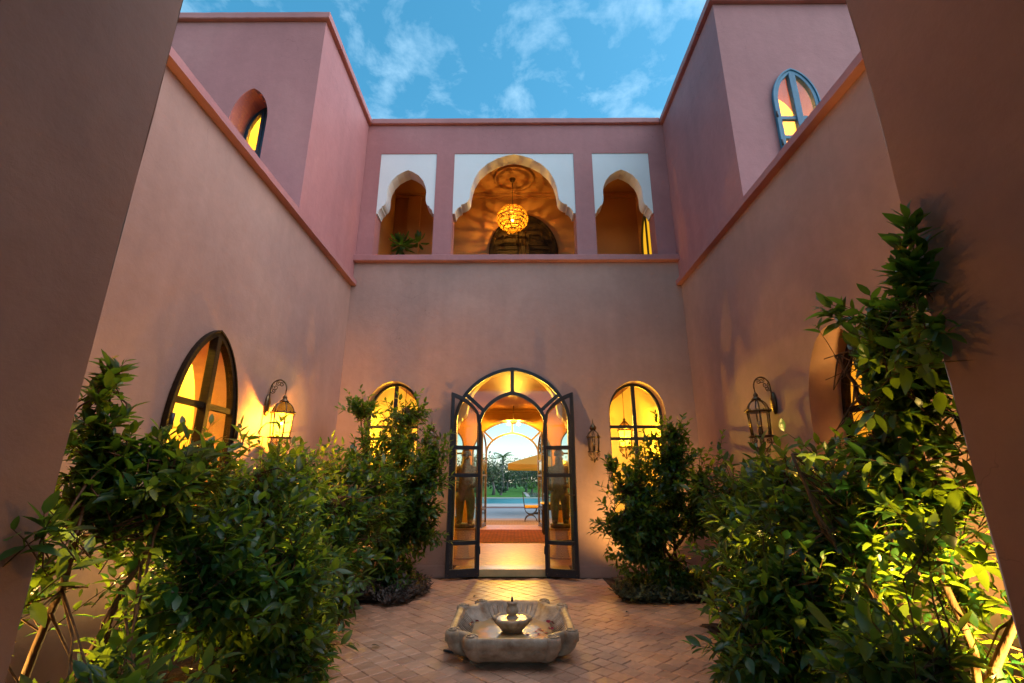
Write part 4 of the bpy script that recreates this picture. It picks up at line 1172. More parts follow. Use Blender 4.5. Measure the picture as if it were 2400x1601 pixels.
# ================================================================== GARDEN SPOTLIGHTS in the beds
M['lens'] = emit('spotlight_lens', (1.0, .62, .16), 26)
def spot(x, y, aim, power, label, cone=95, z=.0):
    t = thing('garden_spotlight', label, 'spotlight', (x, y, z), 'bed spotlights')
    d = (Vector(aim) - Vector((x, y, .14))).normalized()
    q = d.to_track_quat('Z', 'Y')
    T = lambda r, a, h: Vector((x, y, .14 + z)) + q @ Vector((r * math.cos(a), r * math.sin(a), h))
    n = 16; vv = []; prof = [(.02, -.09), (.055, -.08), (.068, 0), (.070, .045), (.062, .046), (.058, .012)]
    for r_, h_ in prof:
        for k in range(n): vv.append(T(r_, 2 * PI * k / n, h_))
    ff = [tuple(range(n))]
    for i in range(len(prof) - 1):
        for k in range(n): ff.append((i * n + k, i * n + (k + 1) % n, i * n + n + (k + 1) % n, i * n + n + k))
    b = MB(); b.add(vv, ff, True); b.build('housing', M['black'], t)
    b = MB(); vv = [T(.058, 2 * PI * k / n, .012) for k in range(n)]; b.add(vv, [tuple(range(n))]); b.build('lens', M['lens'], t, recalc=False)
    b = MB(); b.tube([(x, y, z + .0), (x, y, z + .07)], .012, 8); b.build('spike', M['black'], t)
    l = bpy.data.lights.new('spotlight_beam', 'SPOT'); l.energy = power; l.color = (1.0, .60, .15); l.spot_size = R(cone); l.spot_blend = 1.0; l.shadow_soft_size = .045
    o = bpy.data.objects.new('spotlight_beam', l); COL.objects.link(o); o.parent = t
    o.location = T(0, 0, .05) - Vector((x, y, z)); o.rotation_euler = d.to_track_quat('-Z', 'Y').to_euler()
SPOTS = [
    (-2.13, 6.55, (-1.75, 6.95, 1.1), 60, 'glowing spotlight in the bed at the corner by the shrub over the arched window', 105),
    (-2.46, 2.15, (-1.9, 2.4, .9), 80, 'spotlight behind the tall thin shrub beside the archway pier', 100),
    (-2.38, 4.05, (-1.85, 3.3, 1.0), 115, 'spotlight under the pointed window, hidden by the bushy shrub', 110),
    (2.26, 2.02, (1.95, 2.9, 1.1), 270, 'bright spotlight lighting the tall shrub yellow from behind', 100),
    (2.42, 3.95, (1.95, 3.1, 1.0), 150, 'spotlight behind the widest shrub below the arched recess', 110),
    (1.95, 6.25, (1.65, 6.95, 1.0), 110, 'spotlight behind the shrub before the arched window by the urn', 110),
]
for s in SPOTS: spot(*s)

# ================================================================== FOUNTAIN
fc = Vector((-.02, 4.27, 0)); FA, FB = .475, .57
ft = thing('fountain', 'low carved marble fountain basin with scrolled corners', 'fountain', tuple(fc))
def fplan():
    q = [(0.0, -FB), (.20, -FB), (.27, -FB + .005)]
    # concave notch from the front scroll to the side scroll
    for i in range(7):
        a = PI * .5 * i / 6
        q.append((.30 + (FA - .30 - .012) * (1 - math.cos(a)), -FB + .045 + (.155) * math.sin(a)))
    q += [(FA, -FB + .22), (FA, 0.0)]
    h = q + [(x, -y) for x, y in reversed(q[:-1])]
    return h + [(-x, y) for x, y in reversed(h[1:-1])]
pl = fplan(); n = len(pl)
prof = [(0.022, .76), (.030, .82), (.055, .89), (.09, .945), (.122, .968), (.134, .972), (.142, .995), (.16, 1.005), (.185, 1.005), (.20, .99), (.204, .965), (.202, .93), (.197, .905), (.194, .885), (.184, .88), (.15, .83), (.12, .755), (.10, .68), (.085, .60), (.08, .3), (.08, .02)]
vv, ff = [], []
rF = random.Random(2)
for i, (z, s) in enumerate(prof):
    for k, (x, y) in enumerate(pl):
        px, py = x * s, y * s
        if s < .6: px, py = x * s, y * s
        vv.append((fc.x + px, fc.y + py, z + rF.uniform(-.0012, .0012)))
for i in range(len(prof) - 1):
    for k in range(n):
        l = (k + 1) % n; ff.append((i * n + k, i * n + l, i * n + n + l, i * n + n + k))
ff.append(tuple(range(n))[::-1])
b = MB(); b.add(vv, ff, True); bo = b.build('basin', M['stone'], ft)
for mod in (bo.modifiers.new('sub', 'SUBSURF'),): mod.levels = mod.render_levels = 1
b = MB(); b.box((fc.x - .30, fc.y - .37, .001), (fc.x + .30, fc.y + .37, .026)); b.build('plinth', M['stone'], ft, bevel=.006)
for sx in (-1, 1):
    for sy in (-1, 1):
        for (x, y, r_) in ((.285, FB - .047, .054), (FA - .045, FB - .205, .054)):
            b = MB(); vv = []; ff = []; nn = 20
            vp = [(.024, .79, .60), (.034, .83, .76), (.055, .885, .90), (.09, .945, .98), (.125, .975, 1.0), (.134, .98, 1.0), (.142, 1.0, 1.08), (.188, 1.0, 1.08), (.203, 1.0, .98), (.207, 1.0, .80), (.204, 1.0, .42), (.210, 1.0, .30), (.212, 1.0, .05)]
            for z, sc_, rk in vp:
                for k in range(nn):
                    a = 2 * PI * k / nn; vv.append((fc.x + sx * x * sc_ + r_ * rk * math.cos(a), fc.y + sy * y * sc_ + r_ * rk * math.sin(a), z))
            for i in range(len(vp) - 1):
                for k in range(nn): ff.append((i * nn + k, i * nn + (k + 1) % nn, i * nn + nn + (k + 1) % nn, i * nn + nn + k))
            ff += [tuple(range(nn))[::-1], tuple((len(vp) - 1) * nn + k for k in range(nn))]
            b.add(vv, ff, True)
            px = fc.x + sx * x; py = fc.y + sy * y
            b.tube([(px + (r_ - .008 - .0018 * q) * math.cos(sx * sy * q * .45), py + (r_ - .008 - .0018 * q) * math.sin(sx * sy * q * .45), .2095) for q in range(20)], .0062, 6)
            b.build('corner_scroll', M['stone'], ft)
# fluting on the inner walls
b = MB()
def inner(u, side):
    if side in (0, 1): return (u * .42, (-1 if side == 0 else 1) * FB)
    return ((-1 if side == 2 else 1) * FA, u * .40)
for side in range(4):
    for k in range(15):
        u = -1 + 2 * k / 14
        x, y = inner(u, side)
        k1, k2 = .868, .66
        if side in (0, 1): x = u * .36
        b.tube([(fc.x + x * k1, fc.y + y * k1, .180), (fc.x + x * (k1 + k2) / 2 * 1.01, fc.y + y * (k1 + k2) / 2 * 1.02, .131), (fc.x + x * k2, fc.y + y * k2, .098)], [.005, .007, .006], 5)
b.build('fluting', M['stone'], ft)
for u in (-.17, 0, .17):                              # acanthus leaves carved on the front and back
    for sy in (-1, 1):
        b = MB(); vv = []; ff = []
        for i in range(7):
            t_ = i / 6; w_ = .062 * math.sin(PI * min(1, .12 + t_ * .88)) ** .7
            z = .045 + .085 * t_; yy = sy * FB * (.80 + .165 * math.sin(t_ * PI / 2))
            for j, f_ in enumerate((-1, -.5, 0, .5, 1)):
                vv.append((fc.x + u + w_ * f_, fc.y + yy + sy * (.010 - .008 * abs(f_) + (.006 if j in (1, 3) else 0)), z))
        for i in range(6):
            for j in range(4): ff.append((i * 5 + j, i * 5 + j + 1, i * 5 + j + 6, i * 5 + j + 5))
        b.add(vv, ff, True); b.build('carved_leaf', M['stone'], ft)
b = MB(); b.add([(fc.x + x * .70, fc.y + y * .70, .102) for x, y in pl], [tuple(range(n))]); b.build('water', M['water'], ft, recalc=False)
lob = lambda a, i: 1 + (.13 * abs(math.cos(4 * a)) - .07) * (1 if i >= 3 else .3)
b = MB(); b.lathe([(.05, .085), (.075, .10), (.095, .125), (.125, .155), (.148, .185), (.150, .20), (.140, .207), (.125, .197), (.09, .18), (.04, .175)], 64, tuple(fc), mod=lob); b.build('lotus_bowl', M['stone'], ft)
b = MB(); b.add([(fc.x + .122 * math.cos(2 * PI * k / 32), fc.y + .122 * math.sin(2 * PI * k / 32), .1965) for k in range(32)], [tuple(range(32))]); b.build('bowl_water', M['water'], ft, recalc=False)
b = MB(); b.lathe([(.046, .16), (.05, .20), (.044, .208), (.034, .213), (.034, .222), (.046, .232), (.049, .25), (.044, .27), (.034, .285), (.038, .296), (.042, .302), (.040, .312), (.0, .316)], 24, tuple(fc)); b.build('baluster', M['stone'], ft)
b = MB(); b.lathe([(.011, .313), (.009, .335), (.005, .35), (0, .351)], 12, tuple(fc)); b.build('nozzle', M['black'], ft)
M['jet'] = glass('water_jet', (.95, .97, 1.0), haze=None)
b = MB(); b.tube([fc + Vector((0, 0, .345)), fc + Vector((.001, 0, .37)), fc + Vector((0, 0, .395)), fc + Vector((0, 0, .41))], [.005, .009, .007, .002], 8); b.build('water_jet', M['jet'], ft)
# rose petals
M['petal'] = mat('rose_petal', (.30, .008, .022), .45, .4, var=.3, vscale=30)
pm = []
for k in range(3):
    r6 = random.Random(k); b = MB(); w = .012 + .004 * r6.random()
    b.add([(-w, 0, .002), (-w * .6, w * .8, .004), (0, w, .001), (w * .7, w * .7, .005), (w, -.1 * w, .003), (.4 * w, -w, .002), (-.5 * w, -.8 * w, .004), (0, 0, 0)], [(7, i, (i + 1) % 7) for i in range(7)], True)
    me = bpy.data.meshes.new('rose_petal'); me.from_pydata(b.v, [], b.f); me.materials.append(M['petal']); pm.append(me)
rp_ = random.Random(21)
spots_ = [(.31, .20), (.33, .12), (.335, .06), (.30, .05), (.32, -.02), (.22, .04), (.24, .0), (.19, -.02), (.27, -.06), (-.30, .26), (-.34, .02), (-.33, .10), (.05, .36), (-.17, .33), (.16, .30), (.21, -.09), (.30, .25), (.12, -.10)]
for k, (x, y) in enumerate(spots_):
    o = bpy.data.objects.new('rose_petal', pm[k % 3]); COL.objects.link(o)
    on = abs(x) < .30 and abs(y) < .35
    o.location = (fc.x + x, fc.y + y, .104 if on else .104 + max(0, (abs(x) - .30)) * .9 + .004); o.rotation_euler = (0, 0 if on else -.6 * (1 if x > 0 else -1), rp_.uniform(0, 6))
    tag(o, 'single red rose petal floating in the marble fountain basin' if on else 'single red rose petal stuck to the inner side of the marble basin', 'petal', 'rose petals afloat in the fountain' if on else 'rose petals on the fountain side')
b = MB(); b.tube([(fc.x - .44, fc.y - .20, .012), (fc.x - .52, fc.y - .16, .014)], .009, 8); tag(b.build('water_pipe', M['black']), 'short dark pipe end poking out beside the fountain basin', 'pipe')

# ================================================================== SHRUBS
def leaf_geo(L_, W_, r, n=4):
    """one folded, curled leaf along +x, as (verts, faces)"""
    fold = r.uniform(.12, .38); curl = r.uniform(.05, .30); tw = r.uniform(-.25, .25)
    ts = [0, .22, .48, .76, 1.0]; ws = [0.0, .80, 1.0, .66, 0.0]
    vv = []
    for t_, w_ in zip(ts, ws):
        x = L_ * t_; z = -curl * L_ * t_ * t_
        if w_ == 0: vv.append((x, 0, z))
        else:
            h = W_ * .5 * w_
            for sgn in (-1, 0, 1): vv.append((x, sgn * h * math.cos(tw * t_), z + (abs(sgn) * h * fold) + sgn * h * math.sin(tw * t_)))
    f = [(0, 2, 1), (0, 3, 2)]
    for q in (1, 4):
        f += [(q, q + 1, q + 4, q + 3), (q + 1, q + 2, q + 5, q + 4)]
    f += [(7, 8, 10), (8, 9, 10)]
    return vv, f

leaf_var = {}
def leaf_set(key, L_, W_, m):
    if key not in leaf_var:
        r = random.Random(hash(key) % 1000 if not isinstance(key, int) else key); s = []
        for k in range(8):
            g_ = leaf_geo(L_, W_ * r.uniform(.85, 1.15), r)
            me = bpy.data.meshes.new('leaf'); me.from_pydata(g_[0], [], g_[1]); me.materials.append(m)
            me.polygons.foreach_set('use_smooth', [True] * len(me.polygons)); s.append((g_, me))
        leaf_var[key] = s
    return leaf_var[key]

CAMP = Vector((0, 0, 1.25))
def in_view(p):
    d = p - CAMP; y = d.y * math.cos(R(16.5)) + d.z * math.sin(R(16.5)); z = d.z * math.cos(R(16.5)) - d.y * math.sin(R(16.5))
    return y > .3 and abs(d.x) < 1.085 * y and abs(z) < .724 * y

DENS = 2.0
def shrub(name, label, base, stems, blobs, seed, key=1, L_=.098, W_=.041, m=None, n_part=240, group='courtyard shrubs', up=.45, keep=None, trunk_r=.022, bare=.0, cat='shrub'):
    """base: ground point; stems: list of polylines (points) from the base; blobs: (centre, radii, twigs)"""
    r = random.Random(seed); m = m or M['leaf']
    t = thing(name, label, cat, base, group)
    var = leaf_set(key, L_, W_, m)
    bt = MB(); allp = []
    for st in stems:
        pts = [Vector(p) for p in st]; dense = []
        for a, b_ in zip(pts[:-1], pts[1:]):
            for q in range(4):
                p = a.lerp(b_, q / 4); p += Vector((r.uniform(-1, 1), r.uniform(-1, 1), r.uniform(-1, 1))) * .012 if dense else Vector()
                dense.append(p)
        dense.append(pts[-1])
        nn = len(dense)
        bt.tube(dense, [trunk_r * (1 - .72 * i / nn) for i in range(nn)], 7)
        allp += [(p, trunk_r * (1 - .72 * i / nn)) for i, p in enumerate(dense) if i > nn * bare]
    bt.build('trunk', M['bark'], t, recalc=False)
    br = MB(); lv = []
    for (c, rad, nt_) in blobs:
        c = Vector(c)
        for _ in range(int(nt_ * DENS)):
            # twig tips biased to the outside of the blob
            d = Vector((r.gauss(0, 1), r.gauss(0, 1), r.gauss(0, 1))).normalized()
            rr0 = r.random() ** .42
            if r.random() < .13: rr0 *= r.uniform(1.08, 1.5)
            tip = c + Vector((d.x * rad[0], d.y * rad[1], d.z * rad[2])) * rr0
            if noise.noise(tip * 4.6 + Vector((seed, 0, 0))) < -.10 + .22 * (rr0 < .55): continue            # gaps between clumps
            if keep and not keep(tip): continue
            src, sr = min(allp, key=lambda q: (q[0] - tip).length_squared * (1 + .8 * r.random()))
            v = tip - src
            spray = r.random() < .16 and rr0 > .6
            ln = r.uniform(.34, .52) if spray else r.uniform(.14, .30)
            if spray: tip = tip + d * .10 + Vector((0, 0, r.uniform(-.08, .10)))
            dirn = (v.normalized() * .6 + d * .5 + Vector((0, 0, up)) + Vector((r.uniform(-.35, .35), r.uniform(-.35, .35), 0))).normalized()
            beg = tip - dirn * ln
            mid = src.lerp(beg, .5) + Vector((r.uniform(-.04, .04), r.uniform(-.04, .04), r.uniform(-.02, .05)))
            if (src - beg).length > .05 and r.random() < .55:
                br.tube([src, mid, beg], [min(sr * .7, .008), .0045, .003], 4, caps=False)
            br.tube([beg, beg.lerp(tip, .5) + Vector((0, 0, .01)), tip], [.003, .0024, .0012], 3, caps=False)
            nl = r.randint(14, 20) if spray else r.randint(7, 13)
            side = dirn.cross(Vector((0, 0, 1)))
            if side.length < .1: side = Vector((1, 0, 0))
            side.normalize()
            ph = r.uniform(0, 2 * PI)
            for q in range(nl):
                f_ = (q + .4) / nl
                p = beg.lerp(tip, f_)
                ph += 2.4
                lat = (side * math.cos(ph) + dirn.cross(side) * math.sin(ph))
                fw = .35 + .55 * f_ if q < nl - 2 else 1.1
                ld = (lat * (1 - .4 * f_) + dirn * fw + Vector((0, 0, r.uniform(-.35, .25)))).normalized()
                nrm = (Vector((0, 0, 1)) + Vector((r.uniform(-.6, .6), r.uniform(-.6, .6), 0)) + dirn * .3)
                yv = nrm.cross(ld)
                if yv.length < .05: continue
                yv.normalize(); zv = ld.cross(yv)
                s = r.choice((.45, .7, .85, 1.0, 1.0, 1.12, 1.3)) * r.uniform(.9, 1.1) * (.8 + .2 * math.sin(PI * f_))
                tp = p + ld * L_ * s
                ok = True
                for e in (p, tp):
                    if e.x < XL + .02 or e.x > XR - .02 or e.y > YF - .025 or e.z < .03: ok = False
                    if e.y < 1.77 and abs(e.x) > 1.615: ok = False
                    if keep and not keep(e): ok = False
                if not ok: continue
                Mx = Matrix(((ld.x * s, yv.x * s, zv.x * s, p.x), (ld.y * s, yv.y * s, zv.y * s, p.y), (ld.z * s, yv.z * s, zv.z * s, p.z), (0, 0, 0, 1)))
                lv.append((Mx, s, r.randrange(8)))
    tag(br.build('twigs', M['bark'], t, recalc=False), kind='stuff')
    # the leaves that show largest become parts, the rest one mass
    lv.sort(key=lambda a: (0 if in_view(a[0].translation) else 1, (a[0].translation - CAMP).length / a[1]))
    B = Vector(base)
    # picked over the nearest third so that parts and mass interleave
    for (Mx, s, k) in lv[:n_part]:
        o = bpy.data.objects.new('leaf', var[k][1]); COL.objects.link(o); o.parent = t
        o.matrix_local = Matrix.Translation(-B) @ Mx
    mb = MB()
    for (Mx, s, k) in lv[n_part:]:
        g_ = var[k][0]
        off = len(mb.v)
        mb.v.extend([tuple(Mx @ Vector(v)) for v in g_[0]])
        mb.f.extend([tuple(i + off for i in f) for f in g_[1]]); mb.sm.extend([True] * len(g_[1]))
    if mb.v: tag(mb.build('foliage', m, t, recalc=False), kind='stuff')
    return len(lv)

NL = 0
G1 = 'courtyard shrubs'
# left bed, front to back
NL += shrub('shrub', 'tall thin shrub with bare lower stems against the archway pier and lit yellow from below', (-2.05, 2.35, 0),
    [[(-2.05, 2.35, 0), (-2.12, 2.36, .45), (-2.02, 2.34, .9), (-2.10, 2.42, 1.4), (-2.14, 2.45, 1.72)], [(-2.05, 2.35, 0), (-1.92, 2.42, .5), (-1.80, 2.55, 1.0), (-1.85, 2.6, 1.35)], [(-2.04, 2.33, .1), (-2.2, 2.25, .6), (-2.3, 2.5, 1.1)]],
    [((-2.14, 2.45, 1.42), (.22, .26, .32), 40), ((-2.15, 2.45, 1.80), (.07, .10, .12), 7), ((-1.95, 2.55, 1.40), (.22, .26, .22), 34), ((-1.98, 2.6, 1.15), (.34, .34, .26), 70), ((-2.15, 2.4, .85), (.3, .35, .3), 22), ((-1.62, 2.05, .40), (.34, .30, .30), 60), ((-1.75, 2.3, .12), (.4, .4, .15), 40), ((-1.32, 1.85, .50), (.30, .26, .16), 46), ((-1.56, 1.66, 1.10), (.06, .14, .09), 7), ((-1.80, 2.6, 1.32), (.34, .30, .22), 50)], 11, up=.5)
NL += shrub('shrub', 'broad bushy dark green shrub filling the corner below the pointed window', (-1.78, 3.35, 0),
    [[(-1.78, 3.35, 0), (-1.82, 3.3, .5), (-1.75, 3.4, 1.0), (-1.8, 3.4, 1.3)], [(-1.78, 3.35, 0), (-1.5, 3.2, .45), (-1.35, 3.15, .8)], [(-1.78, 3.35, .05), (-2.05, 3.6, .6), (-2.1, 3.75, 1.2)], [(-1.75, 3.3, .05), (-1.7, 2.9, .5), (-1.75, 2.75, .9)]],
    [((-1.82, 3.35, 1.05), (.50, .62, .42), 220), ((-1.42, 3.15, .62), (.34, .50, .48), 180), ((-1.95, 3.9, 1.22), (.42, .5, .38), 130), ((-1.65, 2.75, .75), (.40, .38, .40), 120), ((-1.30, 3.3, .25), (.26, .5, .25), 70)], 12)
NL += shrub('shrub', 'mid green shrub under the lit wall lantern, its top leaves catching the glow', (-2.0, 4.75, 0),
    [[(-2.0, 4.75, 0), (-2.02, 4.75, .6), (-1.95, 4.8, 1.2)], [(-2.0, 4.75, 0), (-1.75, 4.6, .6), (-1.65, 4.6, 1.1)]],
    [((-1.98, 4.75, .95), (.48, .55, .42), 150), ((-1.62, 4.65, .75), (.36, .5, .5), 130), ((-1.95, 5.3, 1.25), (.50, .42, .42), 130), ((-1.45, 5.25, 1.0), (.40, .40, .45), 110), ((-1.5, 4.2, .5), (.32, .5, .4), 90)], 13)
NL += shrub('shrub', 'shrub on a forked trunk growing across the arched window left of the door', (-1.70, 6.48, 0),
    [[(-1.70, 6.48, 0), (-1.66, 6.46, .5), (-1.55, 6.4, 1.1), (-1.5, 6.35, 1.8), (-1.45, 6.3, 2.2)], [(-1.70, 6.48, .1), (-1.6, 6.4, .5), (-1.3, 6.25, .95), (-1.1, 6.2, 1.3)], [(-1.66, 6.46, .5), (-1.9, 6.35, 1.2), (-2.05, 6.3, 2.1)]],
    [((-1.55, 6.2, 1.50), (.62, .42, .64), 300), ((-1.15, 6.05, 1.25), (.42, .42, .72), 230), ((-2.02, 6.25, 2.22), (.34, .26, .13), 36), ((-1.45, 6.1, .70), (.58, .40, .38), 170), ((-1.02, 6.1, .62), (.24, .3, .25), 40), ((-1.45, 5.95, .28), (.45, .35, .18), 50), ((-1.40, 6.3, 2.15), (.35, .3, .16), 40)], 14, key=2, L_=.082, W_=.036, m=M['leaf2'], bare=.2)
# right bed
NL += shrub('shrub', 'tallest shrub reaching up in front of the archway pier, glowing yellow inside', (2.02, 2.45, 0),
    [[(2.02, 2.45, 0), (2.10, 2.5, .5), (1.98, 2.45, 1.1), (1.92, 2.3, 1.7), (1.80, 2.12, 1.98)], [(1.98, 2.45, 1.1), (1.90, 2.55, 1.6), (1.88, 2.65, 1.95)], [(2.02, 2.45, 0), (1.85, 2.5, .5), (1.62, 2.65, 1.0), (1.6, 2.8, 1.4)], [(2.04, 2.45, .1), (2.28, 2.7, .7), (2.3, 2.9, 1.4)], [(2.0, 2.4, .05), (1.82, 2.2, .35), (1.65, 2.1, .6)], [(2.1, 2.5, .3), (2.25, 2.3, .8), (2.1, 2.2, 1.4)]],
    [((1.78, 2.14, 1.74), (.28, .28, .26), 66), ((1.70, 2.12, 2.06), (.22, .22, .09), 18), ((1.88, 2.50, 1.92), (.16, .24, .20), 30), ((1.90, 2.40, 1.62), (.34, .36, .36), 130), ((2.00, 2.75, 1.10), (.38, .45, .36), 140), ((1.70, 2.15, 1.80), (.10, .24, .26), 34), ((1.62, 2.25, .45), (.30, .36, .30), 60), ((1.38, 2.0, .62), (.28, .26, .18), 40), ((2.25, 2.6, 1.0), (.26, .4, .7), 60), ((1.56, 1.68, 1.98), (.055, .12, .30), 26), ((1.60, 2.0, 1.25), (.07, .2, .3), 18)], 15,
    keep=lambda e: not (e.x < .735 * e.y and 1.25 + .13 * e.y < e.z < 1.25 + .31 * e.y))     # open side of the crown
NL += shrub('shrub', 'widest dark shrub spilling over the tiles below the arched recess', (1.92, 3.3, 0),
    [[(1.92, 3.3, 0), (1.95, 3.35, .5), (1.85, 3.3, 1.0), (1.85, 3.35, 1.3)], [(1.92, 3.3, 0), (1.6, 3.15, .4), (1.4, 3.05, .65)], [(1.92, 3.3, .05), (2.2, 3.6, .7), (2.25, 3.7, 1.4)]],
    [((1.88, 3.3, .92), (.50, .62, .54), 260), ((1.52, 3.1, .55), (.36, .48, .46), 190), ((2.15, 3.8, 1.02), (.40, .45, .42), 120), ((1.62, 2.72, .62), (.36, .34, .36), 110), ((1.42, 2.75, .18), (.28, .4, .18), 60), ((1.14, 2.75, .46), (.20, .28, .20), 30)], 16)
NL += shrub('shrub', 'rounded shrub in front of the unlit lantern on the side wall', (2.12, 4.45, 0),
    [[(2.12, 4.45, 0), (2.1, 4.4, .6), (2.1, 4.45, 1.3)], [(2.12, 4.45, 0), (1.9, 4.3, .6), (1.85, 4.3, 1.1)]],
    [((2.06, 4.3, 1.06), (.46, .50, .42), 190), ((1.90, 4.2, .70), (.36, .45, .5), 130), ((2.2, 4.9, .85), (.38, .4, .45), 50)], 17)
NL += shrub('shrub', 'shrub on a dark straight trunk in front of the arched window right of the door', (1.86, 5.95, 0),
    [[(1.86, 5.95, 0), (1.86, 5.93, .5), (1.88, 5.9, 1.1), (1.92, 5.85, 1.8)], [(1.86, 5.94, .3), (1.6, 5.8, .7), (1.35, 5.75, 1.1)], [(1.86, 5.94, .5), (2.15, 5.85, .9), (2.25, 5.8, 1.3)]],
    [((1.84, 5.85, 1.20), (.60, .40, .56), 300), ((1.40, 5.75, .85), (.40, .36, .50), 190), ((1.95, 5.85, 1.82), (.20, .2, .26), 34), ((1.10, 5.75, 1.45), (.18, .16, .14), 16), ((2.2, 5.7, 1.1), (.34, .3, .5), 70), ((1.55, 5.8, .45), (.4, .3, .25), 70), ((1.75, 5.85, .25), (.6, .25, .18), 70), ((1.12, 5.72, .72), (.30, .28, .38), 90), ((1.75, 5.8, 1.55), (.34, .26, .25), 50)], 18, key=2, L_=.082, W_=.036, m=M['leaf2'], bare=.15)
print('leaves', NL)

# low ground cover at the beds' edges
M['cover'] = leafmat('purple_ground_cover', (.12, .095, .09), (.16, .11, .07), rough=.6, tf=.2, var=.5)
def cover(name, label, spots_, seed, m):
    r = random.Random(seed); mb = MB()
    for (cx_, cy_, rad, hh, nn) in spots_:
        for _ in range(int(nn * .5)):
            a = r.uniform(0, 2 * PI); q = rad * math.sqrt(r.random())
            bx, by = cx_ + q * math.cos(a), cy_ + q * math.sin(a)
            d = Vector((math.cos(a) * .6 + r.uniform(-.5, .5), math.sin(a) * .6 + r.uniform(-.5, .5), r.uniform(.5, 1.4))).normalized()
            ln = hh * r.uniform(.35, 1.0)
            for k in range(9):
                p = Vector((bx, by, .01)) + d * ln * (k + 2) / 10
                l = (d * .6 + Vector((r.gauss(0, 1), r.gauss(0, 1), r.gauss(0, .5))).normalized()).normalized() * r.uniform(.04, .09)
                s = l.cross(Vector((r.uniform(-1, 1), r.uniform(-1, 1), 1))).normalized() * .012
                if (p + l).z < .005: continue
                mb.add([p, p + l * .5 + s, p + l, p + l * .5 - s], [(0, 1, 2, 3)])
    o = mb.build(name, m, recalc=False)
    tag(o, label, 'plant', None, 'stuff')
cover('ground_cover', 'low dark purplish ground cover around the forked trunk by the door', [(-1.65, 6.4, .3, .18, 160), (-1.3, 6.4, .2, .15, 120), (-1.38, 5.82, .22, .19, 300), (-1.62, 6.0, .25, .19, 240), (-1.15, 5.95, .13, .13, 110), (-1.85, 5.85, .22, .15, 160), (-1.30, 5.62, .14, .10, 110)], 31, M['cover'])
M['cover2'] = leafmat('grey_green_ground_cover', (.085, .11, .08), (.14, .18, .08), rough=.55, tf=.25, var=.5)
cover('ground_cover', 'low grey green ground cover at the foot of the straight trunk', [(1.36, 5.76, .18, .17, 240), (1.65, 5.76, .18, .15, 200), (1.95, 5.8, .18, .13, 160), (2.25, 5.8, .2, .12, 140), (1.5, 6.1, .3, .16, 200), (1.95, 6.1, .3, .14, 160)], 32, M['cover2'])
# large urn in the right bed
M['urn'] = mat('pinkish_clay', (.40, .24, .19), .75, .2, var=.3, vscale=10, bump=.5, bscale=40)
u = thing('clay_urn', 'large rough pinkish clay urn half hidden behind the shrubs', 'urn', (2.34, 5.25, 0))
b = MB(); b.lathe([(.14, .0), (.20, .10), (.265, .28), (.28, .42), (.25, .54), (.19, .61), (.17, .64), (.19, .665), (.215, .68), (.205, .695), (.16, .69), (.15, .62)], 32, (2.34, 5.25, .0)); b.build('body', M['urn'], u)
b = MB(); b.lathe([(.277, .405), (.288, .415), (.288, .43), (.277, .44)], 32, (2.34, 5.25, 0)); b.build('band', M['urn'], u)
# plants on the gallery ledge
for (x, y, s, lab) in ((-2.03, 7.62, .30, 'dark leafy potted plant on the gallery floor in the upper arch'), (-1.72, 7.62, .17, 'small spiky potted plant beside the leafy one in the upper arch')):
    t = thing('potted_plant', lab, 'plant', (x, y, 4.0), 'gallery plants')
    b = MB(); b.lathe([(.13, 0), (.19, .30), (.22, .56), (.235, .58), (.235, .63), (.20, .63), (.19, .58)], 20, (x, y, 4.001)); b.build('pot', M['urn'], t)
    b = MB(); b.tube([(x, y, 4.5), (x + .02, y, 5.0)], .014, 6); b.build('stem', M['bark'], t, recalc=False)
    var = leaf_set(3, .16, .06, M['leaf']); r = random.Random(int(s * 100))
    for k in range(70 if s > .2 else 26):
        d = Vector((r.gauss(0, 1), r.gauss(0, 1), r.gauss(.2, .8))).normalized()
        p = Vector((x, y, 5.28 if s > .2 else 5.32)) + d * s * .5 * r.random() + Vector((0, 0, .05))
        yv = d.cross(Vector((r.uniform(-.3, .3), r.uniform(-.3, .3), 1))).normalized(); zv = yv.cross(d) * -1
        o = bpy.data.objects.new('leaf', var[k % 8][1]); COL.objects.link(o); o.parent = t
        o.matrix_local = Matrix.Translation((-x, -y, -4.0)) @ Matrix(((d.x, yv.x, zv.x, p.x), (d.y, yv.y, zv.y, p.y), (d.z, yv.z, zv.z, p.z), (0, 0, 0, 1)))
# fallen leaves
M['dry'] = leafmat('dry_leaf', (.09, .06, .03), (.2, .12, .04), tf=.15)
fv = leaf_set(4, .075, .03, M['dry'])
for k, (x, y, lab) in enumerate(((.95, 6.35, 'dry fallen leaf on the tiles near the skirting right of the door'), (1.12, 5.2, 'crumpled dry leaf on the open tiles before the straight trunk'), (1.5, 5.5, 'small dark fallen leaf on the tiles at the bed edge'), (-1.02, 6.15, 'dark leaf lying on the tiles beside the purple ground cover'), (-1.12, 4.2, 'dry leaf on the tiles at the edge of the bushy shrub'), (-.42, 5.85, 'dry leaf on the tiles between fountain and forked trunk'))):
    o = bpy.data.objects.new('fallen_leaf', fv[k][1]); COL.objects.link(o); o.location = (x, y, .022); o.rotation_euler = (.1, .05, k * 1.7)
    tag(o, lab, 'leaf', 'fallen leaves on the tiles')

